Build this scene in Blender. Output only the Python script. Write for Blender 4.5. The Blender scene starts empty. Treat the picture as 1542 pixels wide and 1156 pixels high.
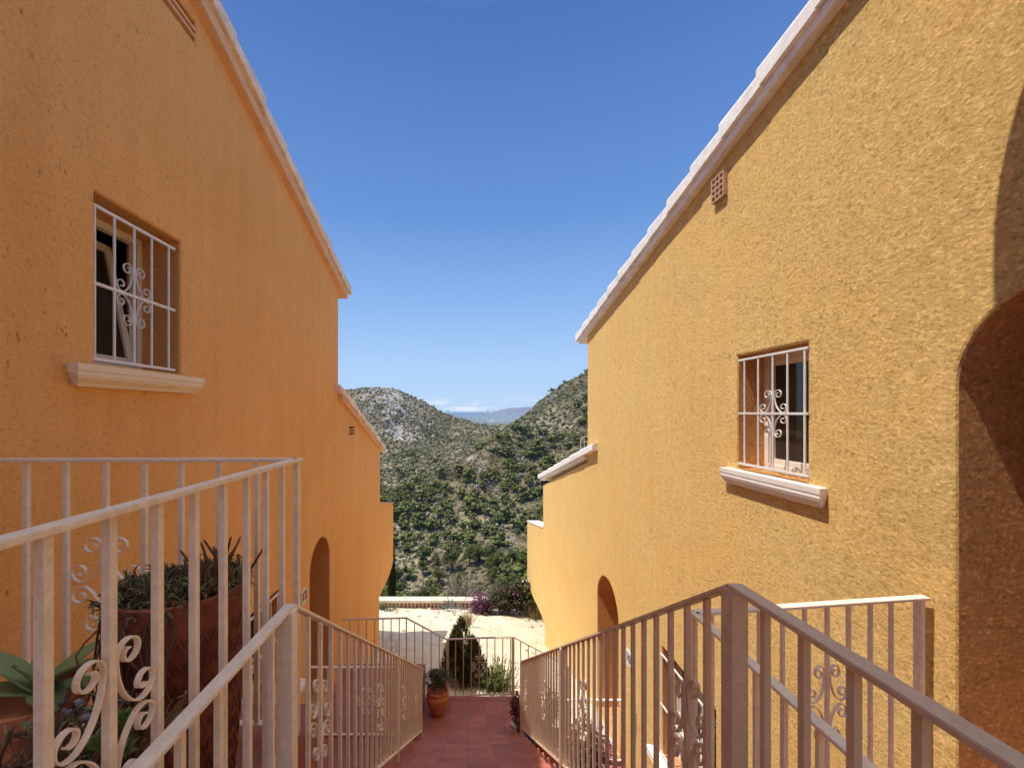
import bpy, bmesh, math, random
import numpy as np
from mathutils import Vector, Matrix
from mathutils.geometry import tessellate_polygon
random.seed(7); rng = np.random.default_rng(7)
S = bpy.context.scene
COL = S.collection
PI = math.pi
XL, XR = -2.2, 2.57          # planes of the two facades

# ------------------------------------------------------------------ materials
def new_mat(name):
    m = bpy.data.materials.new(name); m.use_nodes = True
    nt = m.node_tree; nt.nodes.clear()
    out = nt.nodes.new('ShaderNodeOutputMaterial'); b = nt.nodes.new('ShaderNodeBsdfPrincipled')
    nt.links.new(b.outputs[0], out.inputs[0])
    return m, nt, b, out
def nd(nt, t, **kw):
    n = nt.nodes.new(t)
    for k, v in kw.items():
        if k in n.inputs: n.inputs[k].default_value = v
        else: setattr(n, k, v)
    return n
def ramp(nt, fac, stops):
    r = nt.nodes.new('ShaderNodeValToRGB'); e = r.color_ramp.elements
    while len(e) < len(stops): e.new(0.5)
    for i, (p, c) in enumerate(stops):
        e[i].position = p; e[i].color = (*c, 1) if len(c) == 3 else c
    nt.links.new(fac, r.inputs[0]); return r
def coords(nt):
    return nt.nodes.new('ShaderNodeTexCoord').outputs['Object']
def mix(nt, fac, a, b, mode='MIX'):
    m = nt.nodes.new('ShaderNodeMix'); m.data_type = 'RGBA'; m.blend_type = mode
    if hasattr(fac, 'links'): nt.links.new(fac, m.inputs[0])
    else: m.inputs[0].default_value = fac
    for i, v in ((6, a), (7, b)):
        if hasattr(v, 'links'): nt.links.new(v, m.inputs[i])
        else: m.inputs[i].default_value = (*v, 1)
    return m.outputs[2]
def noise(nt, co, scale, detail=3, rough=0.5, dist=0.0, dim=None):
    n = nd(nt, 'ShaderNodeTexNoise', Scale=scale, Detail=detail, Roughness=rough, Distortion=dist)
    nt.links.new(co, n.inputs['Vector']); return n.outputs[0]
def bump(nt, b, h, strength, dist, prev=None):
    n = nd(nt, 'ShaderNodeBump', Strength=strength, Distance=dist)
    nt.links.new(h, n.inputs['Height'])
    if prev: nt.links.new(prev, n.inputs['Normal'])
    if b: nt.links.new(n.outputs[0], b.inputs['Normal'])
    return n.outputs[0]
def haze(nt, out, shader, D, col=(0.36, 0.55, 0.88), power=0.72, mx=0.97):  # distance haze put into the material as a bluish glow
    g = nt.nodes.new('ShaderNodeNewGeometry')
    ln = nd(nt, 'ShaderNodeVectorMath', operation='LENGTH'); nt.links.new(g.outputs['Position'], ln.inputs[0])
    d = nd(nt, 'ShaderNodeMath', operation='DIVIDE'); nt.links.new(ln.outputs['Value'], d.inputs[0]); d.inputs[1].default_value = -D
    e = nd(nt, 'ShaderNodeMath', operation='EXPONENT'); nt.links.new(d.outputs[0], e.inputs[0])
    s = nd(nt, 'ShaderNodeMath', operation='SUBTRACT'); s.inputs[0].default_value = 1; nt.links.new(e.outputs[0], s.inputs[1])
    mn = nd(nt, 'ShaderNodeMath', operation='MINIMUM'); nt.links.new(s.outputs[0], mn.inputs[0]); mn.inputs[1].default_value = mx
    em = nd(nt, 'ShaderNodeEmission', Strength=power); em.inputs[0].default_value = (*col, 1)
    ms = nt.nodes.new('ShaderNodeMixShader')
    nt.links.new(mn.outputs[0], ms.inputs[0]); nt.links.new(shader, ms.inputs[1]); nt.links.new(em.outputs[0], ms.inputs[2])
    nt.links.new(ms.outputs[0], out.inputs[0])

def stucco(name, c_lo, c_hi, scale, strength, dist, pits=0.0, streak=0.0, cav=0.6):
    m, nt, b, out = new_mat(name); co = coords(nt)
    big = noise(nt, co, 0.8, 6, 0.62)
    c = ramp(nt, big, [(0.3, c_lo), (0.7, c_hi)]).outputs[0]
    if streak:
        mp = nd(nt, 'ShaderNodeMapping'); mp.inputs['Scale'].default_value = (1.5, 5, 0.5)
        nt.links.new(co, mp.inputs[0]); st = noise(nt, mp.outputs[0], 1.3, 6, 0.65)
        c = mix(nt, streak, c, ramp(nt, st, [(0.35, (0.80, 0.74, 0.68)), (0.62, (1, 1, 1))]).outputs[0], 'MULTIPLY')
    if pits:
        ms_ = nd(nt, 'ShaderNodeMapping'); ms_.inputs['Scale'].default_value = (1, 1.0, 0.6); nt.links.new(co, ms_.inputs[0])
        p = noise(nt, ms_.outputs[0], scale * 0.9, 7, 0.72, 0.4); pm = noise(nt, co, 1.7, 3, 0.6)
        f = ramp(nt, p, [(0.33, (0.42, 0.36, 0.32)), (0.40, (1, 1, 1))]).outputs[0]
        g = ramp(nt, pm, [(0.42, (0.15, 0.15, 0.15)), (0.62, (1, 1, 1))]).outputs[0]
        mu = nd(nt, 'ShaderNodeMath', operation='MULTIPLY'); nt.links.new(g, mu.inputs[0]); mu.inputs[1].default_value = pits
        c = mix(nt, mu.outputs[0], c, f, 'MULTIPLY')
    wv = nd(nt, 'ShaderNodeMapping'); wv.inputs['Scale'].default_value = (1, 0.9, 1.15); wv.inputs['Rotation'].default_value = (0.1, 0, 0)
    nt.links.new(co, wv.inputs[0])
    h1 = noise(nt, wv.outputs[0], scale * 1.15, 6, 0.76, 0.0); h0 = noise(nt, wv.outputs[0], scale * 0.3, 4, 0.6, 0.2)
    h2 = nd(nt, 'ShaderNodeTexVoronoi', Scale=scale * 1.3, feature='F1'); nt.links.new(wv.outputs[0], h2.inputs['Vector'])
    ad = nd(nt, 'ShaderNodeMath', operation='MULTIPLY_ADD'); nt.links.new(h2.outputs[0], ad.inputs[0]); ad.inputs[1].default_value = -0.16; nt.links.new(h1, ad.inputs[2])
    ad1 = nd(nt, 'ShaderNodeMath', operation='MULTIPLY_ADD'); nt.links.new(h0, ad1.inputs[0]); ad1.inputs[1].default_value = 0.20; nt.links.new(ad.outputs[0], ad1.inputs[2])
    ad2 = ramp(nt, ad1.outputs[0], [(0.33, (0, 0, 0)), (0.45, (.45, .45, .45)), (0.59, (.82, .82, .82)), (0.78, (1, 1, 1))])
    cv = ramp(nt, ad1.outputs[0], [(0.37, (0.54, 0.38, 0.18)), (0.46, (0.95, 0.93, 0.88)), (0.67, (1.04, 1.04, 1.08))]).outputs[0]  # groove shade put into the colour, following the bump height
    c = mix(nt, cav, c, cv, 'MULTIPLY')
    nt.links.new(c, b.inputs['Base Color']); b.inputs['Roughness'].default_value = 0.92; b.inputs['Specular IOR Level'].default_value = 0.15
    b1 = bump(nt, None, noise(nt, co, 2.2, 3, 0.5), 0.35, 0.03)
    am = ramp(nt, noise(nt, co, 1.6, 4, 0.6), [(0.35, (.75, .75, .75)), (0.6, (1, 1, 1))])
    hm = nd(nt, 'ShaderNodeMath', operation='MULTIPLY'); nt.links.new(ad2.outputs[0], hm.inputs[0]); nt.links.new(am.outputs[0], hm.inputs[1])
    bump(nt, b, hm.outputs[0], strength, dist, b1)
    return m
def plain(name, c, rough=0.6, var=0.12, nscale=9, bstr=0.0, bscale=60, metallic=0, spec=0.4, dirt=None):
    m, nt, b, out = new_mat(name); co = coords(nt)
    lo = tuple(max(0, x * (1 - var)) for x in c); hi = tuple(min(1, x * (1 + var)) for x in c)
    col = ramp(nt, noise(nt, co, nscale, 5, 0.6), [(0.3, lo), (0.7, hi)]).outputs[0]
    if dirt:
        col = mix(nt, dirt[0], col, ramp(nt, noise(nt, co, dirt[1], 6, 0.7), [(0.42, dirt[2]), (0.56, (1, 1, 1))]).outputs[0], 'MULTIPLY')
    nt.links.new(col, b.inputs['Base Color'])
    b.inputs['Roughness'].default_value = rough; b.inputs['Metallic'].default_value = metallic; b.inputs['Specular IOR Level'].default_value = spec
    if bstr: bump(nt, b, noise(nt, co, bscale, 5, 0.6), bstr, 0.01)
    return m
def leafy(name, cols, rough=0.6, transl=0.15, hz=None):
    m, nt, b, out = new_mat(name)
    g = nt.nodes.new('ShaderNodeNewGeometry')
    n = len(cols); st = [((i + 0.5) / n, c) for i, c in enumerate(cols)]
    r = ramp(nt, g.outputs['Random Per Island'], st)
    nt.links.new(r.outputs[0], b.inputs['Base Color']); b.inputs['Roughness'].default_value = rough; b.inputs['Specular IOR Level'].default_value = 0.25
    sh = b.outputs[0]
    if transl:
        t = nt.nodes.new('ShaderNodeBsdfTranslucent'); nt.links.new(r.outputs[0], t.inputs[0])
        ms = nt.nodes.new('ShaderNodeMixShader'); ms.inputs[0].default_value = transl
        nt.links.new(b.outputs[0], ms.inputs[1]); nt.links.new(t.outputs[0], ms.inputs[2]); sh = ms.outputs[0]
        nt.links.new(sh, out.inputs[0])
    if hz: haze(nt, out, sh, hz)
    return m
def tiles(name, size=0.3, c=(0.47, 0.17, 0.115), grout=(0.27, 0.115, 0.09)):
    m, nt, b, out = new_mat(name); co = coords(nt)
    br = nd(nt, 'ShaderNodeTexBrick', Scale=1.0, offset=0.0)
    br.inputs['Color1'].default_value = (*c, 1); br.inputs['Color2'].default_value = (c[0] * 0.78, c[1] * 0.75, c[2] * 0.75, 1)
    br.inputs['Mortar'].default_value = (*grout, 1); br.inputs['Mortar Size'].default_value = 0.005; br.inputs['Mortar Smooth'].default_value = 0.2
    br.inputs['Brick Width'].default_value = size; br.inputs['Row Height'].default_value = size
    nt.links.new(co, br.inputs['Vector'])
    col = mix(nt, 0.9, br.outputs['Color'], ramp(nt, noise(nt, co, 3.5, 6, 0.65), [(0.3, (0.7, 0.68, 0.7)), (0.7, (1.12, 1.08, 1.05))]).outputs[0], 'MULTIPLY')
    nt.links.new(col, b.inputs['Base Color']); b.inputs['Roughness'].default_value = 0.55
    b1 = bump(nt, None, br.outputs['Fac'], -0.4, 0.004)
    bump(nt, b, noise(nt, co, 30, 4), 0.12, 0.01, b1)
    return m

M = {}
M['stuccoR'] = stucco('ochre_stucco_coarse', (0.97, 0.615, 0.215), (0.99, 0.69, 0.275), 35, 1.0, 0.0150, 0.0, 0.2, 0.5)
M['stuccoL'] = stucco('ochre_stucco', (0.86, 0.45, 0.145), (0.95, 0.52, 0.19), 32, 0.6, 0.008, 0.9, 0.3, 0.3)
M['revealR'] = stucco('redder_reveal_stucco', (0.98, 0.47, 0.17), (0.99, 0.52, 0.20), 30, 1.0, 0.022, 0.0, 0.1, 0.5)  # reveal stucco, redder than the wall face
M['revealL'] = stucco('darker_reveal_stucco', (0.70, 0.36, 0.14), (0.76, 0.41, 0.16), 26, 0.5, 0.009, 0.3, 0.2, 0.3)  # reveal stucco, darker than the wall face
M['cornice'] = plain('painted_cornice', (0.78, 0.50, 0.29), 0.8, 0.12, 5, 0.25, 40)
M['tile'] = plain('pale_verge_tile', (0.90, 0.76, 0.62), 0.8, 0.1, 4, 0.3, 35, dirt=(0.5, 7, (0.7, 0.62, 0.55)))
M['tileR'] = plain('whitewashed_verge_tile', (0.93, 0.91, 0.88), 0.8, 0.08, 4, 0.3, 35, dirt=(0.45, 7, (0.75, 0.66, 0.6)))
M['roof'] = plain('terracotta_roof', (0.42, 0.2, 0.12), 0.85, 0.2, 5, 0.3, 20)
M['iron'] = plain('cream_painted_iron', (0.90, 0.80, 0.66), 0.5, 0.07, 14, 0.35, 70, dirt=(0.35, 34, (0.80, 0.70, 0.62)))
M['ironShade'] = plain('shade_toned_cream_iron', (0.60, 0.47, 0.37), 0.45, 0.07, 14, 0.3, 70, dirt=(0.25, 30, (0.78, 0.68, 0.62)))  # same paint as the cream iron, with the railing's shade put into the colour
M['white'] = plain('white_paint', (0.80, 0.78, 0.74), 0.45, 0.04, 8, 0.1, 60, dirt=(0.3, 14, (0.8, 0.76, 0.7)))
M['sill'] = plain('cast_stone_sill', (0.86, 0.72, 0.54), 0.7, 0.06, 8, 0.2, 60)
M['sillR'] = plain('white_stone_sill', (0.82, 0.78, 0.72), 0.7, 0.05, 8, 0.2, 60)
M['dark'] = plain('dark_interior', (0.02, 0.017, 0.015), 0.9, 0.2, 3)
M['terra'] = plain('terracotta', (0.60, 0.22, 0.09), 0.75, 0.2, 7, 0.25, 40, dirt=(0.6, 6, (0.55, 0.45, 0.42)))
M['terradark'] = plain('dark_terracotta', (0.27, 0.085, 0.05), 0.7, 0.3, 6, 0.4, 35, dirt=(0.7, 9, (0.5, 0.42, 0.4)))
M['soil'] = plain('potting_soil', (0.045, 0.03, 0.022), 0.95, 0.5, 30, 0.8, 60)
M['floor'] = tiles('terracotta_floor_tiles')
M['plaque'] = plain('glazed_plaque', (0.72, 0.70, 0.68), 0.25, 0.04, 8)
M['ink'] = plain('dark_blue_glaze', (0.03, 0.03, 0.07), 0.3, 0.1, 8)
M['brick'] = plain('hollow_brick', (0.58, 0.37, 0.25), 0.85, 0.25, 12, 0.5, 60)
M['wood'] = plain('dark_wood_door', (0.13, 0.06, 0.03), 0.6, 0.3, 6, 0.3, 30)
M['bark'] = plain('bark', (0.12, 0.08, 0.055), 0.9, 0.3, 9, 0.6, 30)
M['twig'] = leafy('dry_twigs', [(0.15, 0.08, 0.05), (0.26, 0.15, 0.09), (0.10, 0.06, 0.04)], 0.8, 0)
M['succ'] = leafy('succulent', [(0.17, 0.21, 0.09), (0.22, 0.19, 0.09), (0.12, 0.16, 0.07), (0.26, 0.19, 0.10)], 0.55, 0.05)
M['rosette'] = leafy('green_rosette', [(0.17, 0.26, 0.08), (0.22, 0.30, 0.10), (0.14, 0.22, 0.08)], 0.5, 0.1)
M['agave'] = leafy('agave_leaf', [(0.24, 0.32, 0.11), (0.30, 0.37, 0.14), (0.20, 0.28, 0.10)], 0.45, 0.05)
M['pebble'] = leafy('grey_pebbles', [(0.16, 0.16, 0.18), (0.28, 0.27, 0.28), (0.09, 0.09, 0.10)], 0.5, 0)
M['shrubleaf'] = leafy('shrub_leaf', [(0.05, 0.09, 0.03), (0.09, 0.14, 0.04), (0.04, 0.07, 0.025), (0.12, 0.15, 0.05)])
M['cypleaf'] = leafy('conifer_needles', [(0.05, 0.07, 0.028), (0.09, 0.11, 0.04), (0.15, 0.15, 0.06), (0.04, 0.06, 0.025), (0.18, 0.16, 0.08)])
M['brightleaf'] = leafy('bright_leaf', [(0.12, 0.19, 0.05), (0.18, 0.24, 0.07), (0.08, 0.13, 0.04)])
M['bougleaf'] = leafy('bougainvillea_leaf', [(0.05, 0.07, 0.03), (0.09, 0.11, 0.04), (0.12, 0.08, 0.05), (0.06, 0.08, 0.035)])
M['magenta'] = leafy('magenta_bracts', [(0.20, 0.055, 0.13), (0.15, 0.05, 0.09), (0.27, 0.10, 0.19), (0.10, 0.07, 0.05)])
M['redleaf'] = leafy('dark_red_leaf', [(0.12, 0.03, 0.04), (0.22, 0.06, 0.07), (0.07, 0.04, 0.03), (0.10, 0.09, 0.04)])
M['pinkfl'] = leafy('pink_flower', [(0.7, 0.3, 0.35), (0.75, 0.55, 0.55), (0.6, 0.2, 0.25)])
M['greyleaf'] = leafy('grey_twigs', [(0.32, 0.28, 0.24), (0.42, 0.37, 0.32), (0.22, 0.19, 0.16)], 0.8, 0)
M['drygrass'] = leafy('dry_grass', [(0.38, 0.29, 0.14), (0.28, 0.22, 0.1), (0.20, 0.19, 0.08)], 0.8, 0.1)
M['blackgap'] = plain('shadow_slot', (0.05, 0.02, 0.012), 0.95, 0.1)
m, nt, b, out = new_mat('window_glass'); b.inputs['Base Color'].default_value = (0.03, 0.028, 0.025, 1); b.inputs['Roughness'].default_value = 0.06; b.inputs['Specular IOR Level'].default_value = 0.6
bump(nt, b, noise(nt, coords(nt), 1.5, 2), 0.05, 0.02); M['glass'] = m
M['curtain'] = plain('grey_curtain', (0.22, 0.19, 0.16), 0.9, 0.2, 6)
# pale rubble ground
m, nt, b, out = new_mat('pale_sandy_rubble'); co = coords(nt)
c = ramp(nt, noise(nt, co, 1.3, 8, 0.7), [(0.3, (0.62, 0.53, 0.37)), (0.6, (0.76, 0.69, 0.52))]).outputs[0]
c = mix(nt, 0.75, c, ramp(nt, noise(nt, co, 5.5, 8, 0.78), [(0.34, (0.42, 0.36, 0.28)), (0.43, (1, 1, 1))]).outputs[0], 'MULTIPLY')
nt.links.new(c, b.inputs['Base Color']); b.inputs['Roughness'].default_value = 0.95
bump(nt, b, noise(nt, co, 7, 8, 0.7), 0.6, 0.08); M['sand'] = m
# hillside
m, nt, b, out = new_mat('mediterranean_hillside'); co = coords(nt)
c = ramp(nt, noise(nt, co, 0.02, 8, 0.65), [(0.35, (0.13, 0.11, 0.06)), (0.5, (0.26, 0.21, 0.13)), (0.65, (0.44, 0.37, 0.25))]).outputs[0]
c = mix(nt, 0.9, c, ramp(nt, noise(nt, co, 0.25, 8, 0.75), [(0.40, (0.24, 0.28, 0.15)), (0.55, (1.0, 1.0, 1.0))]).outputs[0], 'MULTIPLY')
at = nt.nodes.new('ShaderNodeAttribute'); at.attribute_name = 'rock'
rc = ramp(nt, noise(nt, co, 0.12, 8, 0.8), [(0.38, (0.10, 0.10, 0.11)), (0.58, (0.56, 0.51, 0.47))]).outputs[0]
c = mix(nt, at.outputs['Fac'], c, rc)
nt.links.new(c, b.inputs['Base Color']); b.inputs['Roughness'].default_value = 0.95; b.inputs['Specular IOR Level'].default_value = 0.1
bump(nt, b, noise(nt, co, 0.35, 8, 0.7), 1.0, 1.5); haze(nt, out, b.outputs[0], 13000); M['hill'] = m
m, nt, b, out = new_mat('far_plain'); co = coords(nt)
c = ramp(nt, noise(nt, co, 0.004, 8, 0.7), [(0.4, (0.06, 0.085, 0.05)), (0.6, (0.16, 0.17, 0.11))]).outputs[0]
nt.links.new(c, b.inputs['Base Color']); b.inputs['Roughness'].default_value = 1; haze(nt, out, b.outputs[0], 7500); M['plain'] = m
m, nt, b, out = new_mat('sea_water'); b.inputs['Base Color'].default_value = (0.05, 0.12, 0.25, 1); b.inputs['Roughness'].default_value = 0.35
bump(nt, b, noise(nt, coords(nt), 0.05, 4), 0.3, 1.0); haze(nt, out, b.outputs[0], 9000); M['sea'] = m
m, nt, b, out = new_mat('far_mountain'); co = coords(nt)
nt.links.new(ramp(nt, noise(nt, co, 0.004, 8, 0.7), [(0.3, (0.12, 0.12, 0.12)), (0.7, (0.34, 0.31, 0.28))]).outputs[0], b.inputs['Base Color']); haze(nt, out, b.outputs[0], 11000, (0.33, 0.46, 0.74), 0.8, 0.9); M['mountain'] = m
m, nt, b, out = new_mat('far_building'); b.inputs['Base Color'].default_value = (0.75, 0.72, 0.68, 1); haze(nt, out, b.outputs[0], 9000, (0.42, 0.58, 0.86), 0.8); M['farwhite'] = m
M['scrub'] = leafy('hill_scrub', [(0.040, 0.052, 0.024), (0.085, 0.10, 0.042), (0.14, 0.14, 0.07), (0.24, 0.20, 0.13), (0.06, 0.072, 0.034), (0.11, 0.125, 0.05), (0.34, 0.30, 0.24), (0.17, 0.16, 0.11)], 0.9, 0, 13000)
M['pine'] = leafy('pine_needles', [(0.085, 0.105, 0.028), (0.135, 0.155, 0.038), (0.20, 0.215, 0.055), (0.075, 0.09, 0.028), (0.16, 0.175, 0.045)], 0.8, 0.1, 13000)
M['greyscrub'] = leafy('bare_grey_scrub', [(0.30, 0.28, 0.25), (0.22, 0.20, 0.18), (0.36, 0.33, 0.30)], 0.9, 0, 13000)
M['limestone'] = plain('limestone', (0.36, 0.33, 0.31), 0.95, 0.35, 0.3, 1.0, 1.0)

# ------------------------------------------------------------------ mesh builder
class MB:
    def __init__(s): s.v = []; s.f = []; s.smooth = False
    def add(s, vs, fs):
        n = len(s.v); s.v += [tuple(p) for p in vs]; s.f += [tuple(i + n for i in f) for f in fs]; return s
    def box(s, a, b):
        x0, y0, z0 = a; x1, y1, z1 = b
        return s.add([(x0, y0, z0), (x1, y0, z0), (x1, y1, z0), (x0, y1, z0), (x0, y0, z1), (x1, y0, z1), (x1, y1, z1), (x0, y1, z1)],
                     [(3, 2, 1, 0), (4, 5, 6, 7), (0, 1, 5, 4), (1, 2, 6, 5), (2, 3, 7, 6), (3, 0, 4, 7)])
    def bar(s, p0, p1, w, h, up=(0, 0, 1), plumb=False):
        # bar of width w (sideways) and depth h (along up); plumb=True cuts its ends vertically
        p0 = Vector(p0); p1 = Vector(p1); d = (p1 - p0).normalized(); up = Vector(up)
        side = d.cross(up).normalized()
        u = up if plumb else side.cross(d).normalized()
        vs = []
        for p in (p0, p1):
            for a, b_ in ((-1, -1), (1, -1), (1, 1), (-1, 1)): vs.append(p + side * a * w / 2 + u * b_ * h / 2)
        return s.add(vs, [(0, 1, 2, 3), (7, 6, 5, 4), (0, 4, 5, 1), (1, 5, 6, 2), (2, 6, 7, 3), (3, 7, 4, 0)])
    def tube(s, pts, r, n=6):
        pts = [Vector(p) for p in pts]; rs = r if isinstance(r, (list, tuple)) else [r] * len(pts); vs = []; fs = []
        for i, p in enumerate(pts):
            d = (pts[min(i + 1, len(pts) - 1)] - pts[max(i - 1, 0)]).normalized()
            a = d.orthogonal().normalized() if i == 0 else (pa - d * pa.dot(d)).normalized()
            pa = a; c = d.cross(a)
            for k in range(n): t = 2 * PI * k / n; vs.append(p + (a * math.cos(t) + c * math.sin(t)) * rs[i])
        for i in range(len(pts) - 1):
            for k in range(n): fs.append((i * n + k, i * n + (k + 1) % n, (i + 1) * n + (k + 1) % n, (i + 1) * n + k))
        fs.append(tuple(range(n))[::-1]); fs.append(tuple(range((len(pts) - 1) * n, len(pts) * n)))
        return s.add(vs, fs)
    def lathe(s, c, prof, n=40, wob=0.0):
        vs = []; fs = []
        for r, z in prof:
            for k in range(n):
                t = 2 * PI * k / n; rr = r * (1 + wob * math.sin(3 * t + z * 9)); vs.append((c[0] + rr * math.cos(t), c[1] + rr * math.sin(t), c[2] + z))
        for i in range(len(prof) - 1):
            for k in range(n): fs.append((i * n + k, i * n + (k + 1) % n, (i + 1) * n + (k + 1) % n, (i + 1) * n + k))
        fs.append(tuple(range(n))[::-1]); fs.append(tuple(range((len(prof) - 1) * n, len(prof) * n)))
        return s.add(vs, fs)
    def leaf(s, p, d, ln, w, up=(0, 0, 1), curl=0.0, seg=3, fold=0.0):
        p = Vector(p); d = Vector(d).normalized(); up = Vector(up)
        sd = d.cross(up)
        if sd.length < 1e-3: sd = d.orthogonal()
        sd.normalize(); nn = sd.cross(d)
        vs = []; fs = []; q = p.copy(); dd = d.copy()
        for i in range(seg + 1):
            t = i / seg; ww = w * (0.55 + 1.1 * t) * (1 - t) ** 0.7 if t < 1 else 0
            ww = w * math.sin(PI * min(1, 0.18 + 0.82 * t)) ** 0.8 if t < 1 else 0.001
            vs += [q - sd * ww / 2 + nn * fold * ww, q, q + sd * ww / 2 + nn * fold * ww]
            dd = (dd - nn * curl / seg).normalized(); nn = sd.cross(dd); q = q + dd * ln / seg
        for i in range(seg):
            a = i * 3; fs += [(a, a + 1, a + 4, a + 3), (a + 1, a + 2, a + 5, a + 4)]
        return s.add(vs, fs)
    def quad(s, p, n, w, h):
        n = Vector(n).normalized(); a = n.orthogonal().normalized(); a = Matrix.Rotation(random.uniform(0, 6.28), 3, n) @ a; b_ = n.cross(a); p = Vector(p)
        return s.add([p - a * w / 2, p + b_ * h / 2 - a * w * .1, p + a * w / 2, p - b_ * h / 2 + a * w * .1], [(0, 1, 2, 3)])

def wloc(o):
    return Vector((0, 0, 0)) if o.type != 'EMPTY' else Vector(o.location)
def obj(name, mb, mat, parent=None, smooth=False, bevel=0.0, local=False):
    me = bpy.data.meshes.new(name); me.from_pydata(mb.v, [], mb.f); me.update()
    bm = bmesh.new(); bm.from_mesh(me)
    if bevel:
        bmesh.ops.remove_doubles(bm, verts=bm.verts, dist=1e-5)
        bmesh.ops.bevel(bm, geom=[e for e in bm.edges if e.is_manifold and e.calc_face_angle(0) > 0.5], offset=bevel, segments=2, affect='EDGES')
    bmesh.ops.recalc_face_normals(bm, faces=bm.faces)
    if smooth:
        for f in bm.faces: f.smooth = True
    bm.to_mesh(me); bm.free()
    if smooth:
        try: me.set_sharp_from_angle(angle=math.radians(smooth if smooth is not True else 50))
        except Exception: pass
    me.materials.append(mat)
    o = bpy.data.objects.new(name, me); COL.objects.link(o)
    if parent is not None:
        o.parent = parent
        if not local: o.location = -wloc(parent)
    return o
def tag(o, label=None, cat=None, group=None, kind=None):
    for k, v in (('label', label), ('category', cat), ('group', group), ('kind', kind)):
        if v: o[k] = v
    return o
def thing(name, label, cat, loc, group=None):
    o = bpy.data.objects.new(name, None); COL.objects.link(o); o.location = loc; o.empty_display_size = 0.1
    return tag(o, label, cat, group)
def struct(name, mb, mat, **k):
    return tag(obj(name, mb, mat, **k), kind='structure')

# ------------------------------------------------------------------ iron work
def scroll_path(sx, sz, n=26):
    pts = []
    c1 = (0.34, 1.12)
    for i in range(n):
        t = i / (n - 1); a = math.radians(90 - 90 + t * 450 - 270 + 0); a = math.radians(-270 + 450 * t); r = 0.07 + 0.21 * t ** 0.8
        pts.append((c1[0] + r * math.cos(a), c1[1] + r * math.sin(a)))
    p0 = pts[-1]; c2 = (0.68, 0.36); a0 = math.radians(245); r0 = 0.31
    p3 = (c2[0] + r0 * math.cos(a0), c2[1] + r0 * math.sin(a0))
    p1 = (p0[0], p0[1] - 0.45); tx = (-math.sin(a0), math.cos(a0)); p2 = (p3[0] - 0.33 * tx[0], p3[1] - 0.33 * tx[1])
    for i in range(1, 12):
        t = i / 12; u = 1 - t
        pts.append(tuple(u ** 3 * p0[k] + 3 * u * u * t * p1[k] + 3 * u * t * t * p2[k] + t ** 3 * p3[k] for k in (0, 1)))
    for i in range(n):
        t = i / (n - 1); a = a0 + math.radians(430) * t; r = r0 - (r0 - 0.07) * t ** 0.9
        pts.append((c2[0] + r * math.cos(a), c2[1] + r * math.sin(a)))
    return [(x * sx, z * sz) for x, z in pts]
def scroll(center, axis, sp, hh, slope=0.0, w=0.014, th=0.004, barw=0.016):
    """scroll ornament: four C scrolls round one baluster, in the plane of axis and z"""
    mb = MB(); c = Vector(center); ax = Vector(axis).normalized(); z = Vector((0, 0, 1)); nrm = ax.cross(z)
    base = scroll_path(sp - barw * 0.6, hh / 1.40)
    for mx in (-1, 1):
        for mz in (-1, 1):
            pts = []
            for (x, y) in base:
                x += barw * 0.4
                pts.append(c + ax * (x * mx) + z * (y * mz - slope * x * mx))
            vs = []; fs = []
            for i, p in enumerate(pts):
                d = (pts[min(i + 1, len(pts) - 1)] - pts[max(i - 1, 0)]).normalized(); sn = d.cross(nrm).normalized()
                for a, b_ in ((-1, -1), (1, -1), (1, 1), (-1, 1)): vs.append(p + nrm * a * w / 2 + sn * b_ * th / 2)
            for i in range(len(pts) - 1):
                for k in range(4): fs.append((i * 4 + k, i * 4 + (k + 1) % 4, i * 4 + 4 + (k + 1) % 4, i * 4 + 4 + k))
            fs += [(0, 1, 2, 3), tuple(range(len(vs) - 4, len(vs)))[::-1]]
            mb.add(vs, fs)
    return mb
def lerp(a, b, t): return Vector(a) * (1 - t) + Vector(b) * t
def railing(label, runs, mat, group=None, bw=0.016, rw=0.042, rh=0.015):
    """runs: list of dicts p0,p1 (top points), h, ts (parameters of balusters), posts (list of (t, width)), orn (list of (t, below, sp, hh))"""
    p = Vector(runs[0]['p0'])
    t = thing('railing', label, 'railing', (p.x, p.y, p.z - runs[0]['h']), group)
    for r in runs:
        a, b_ = Vector(r['p0']), Vector(r['p1']); h = r['h']; d = b_ - a; hd = Vector((d.x, d.y, 0)); L = hd.length; ax = hd.normalized(); slope = -d.z / L
        e = ax * 0.02 * r.get('ext', 1); ez = Vector((0, 0, -slope * 0.02 * r.get('ext', 1)))
        obj('handrail', MB().bar(a - (e + ez) * r.get('e0', 1), b_ + (e + ez) * r.get('e1', 1), rw, rh, plumb=True), mat, t, bevel=0.002)
        dz = Vector((0, 0, h)); obj('bottom_rail', MB().bar(a - dz, b_ - dz, rw * 0.8, rh, plumb=True), mat, t, bevel=0.002)
        for tt in r['ts']:
            q = lerp(a, b_, tt); zt = q.z - rh / 2 + 0.001; zb = q.z - h + rh / 2 - 0.001
            obj('baluster', MB().bar((q.x, q.y, zb), (q.x, q.y, zt), bw, bw, up=ax), mat, t)
        for tt, wd in r.get('posts', []):
            q = lerp(a, b_, tt); obj('post', MB().bar((q.x, q.y, q.z - h - r.get('foot', 0.12)), (q.x, q.y, q.z - rh / 2 + 0.001), wd, wd * 0.9, up=ax), mat, t, bevel=0.002)
        for tt, bl, sp, hh in r.get('orn', []):
            q = lerp(a, b_, tt); obj('scroll_ornament', scroll((q.x, q.y, q.z - bl), ax, sp, hh, slope, barw=bw), mat, t)
    return t
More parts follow.
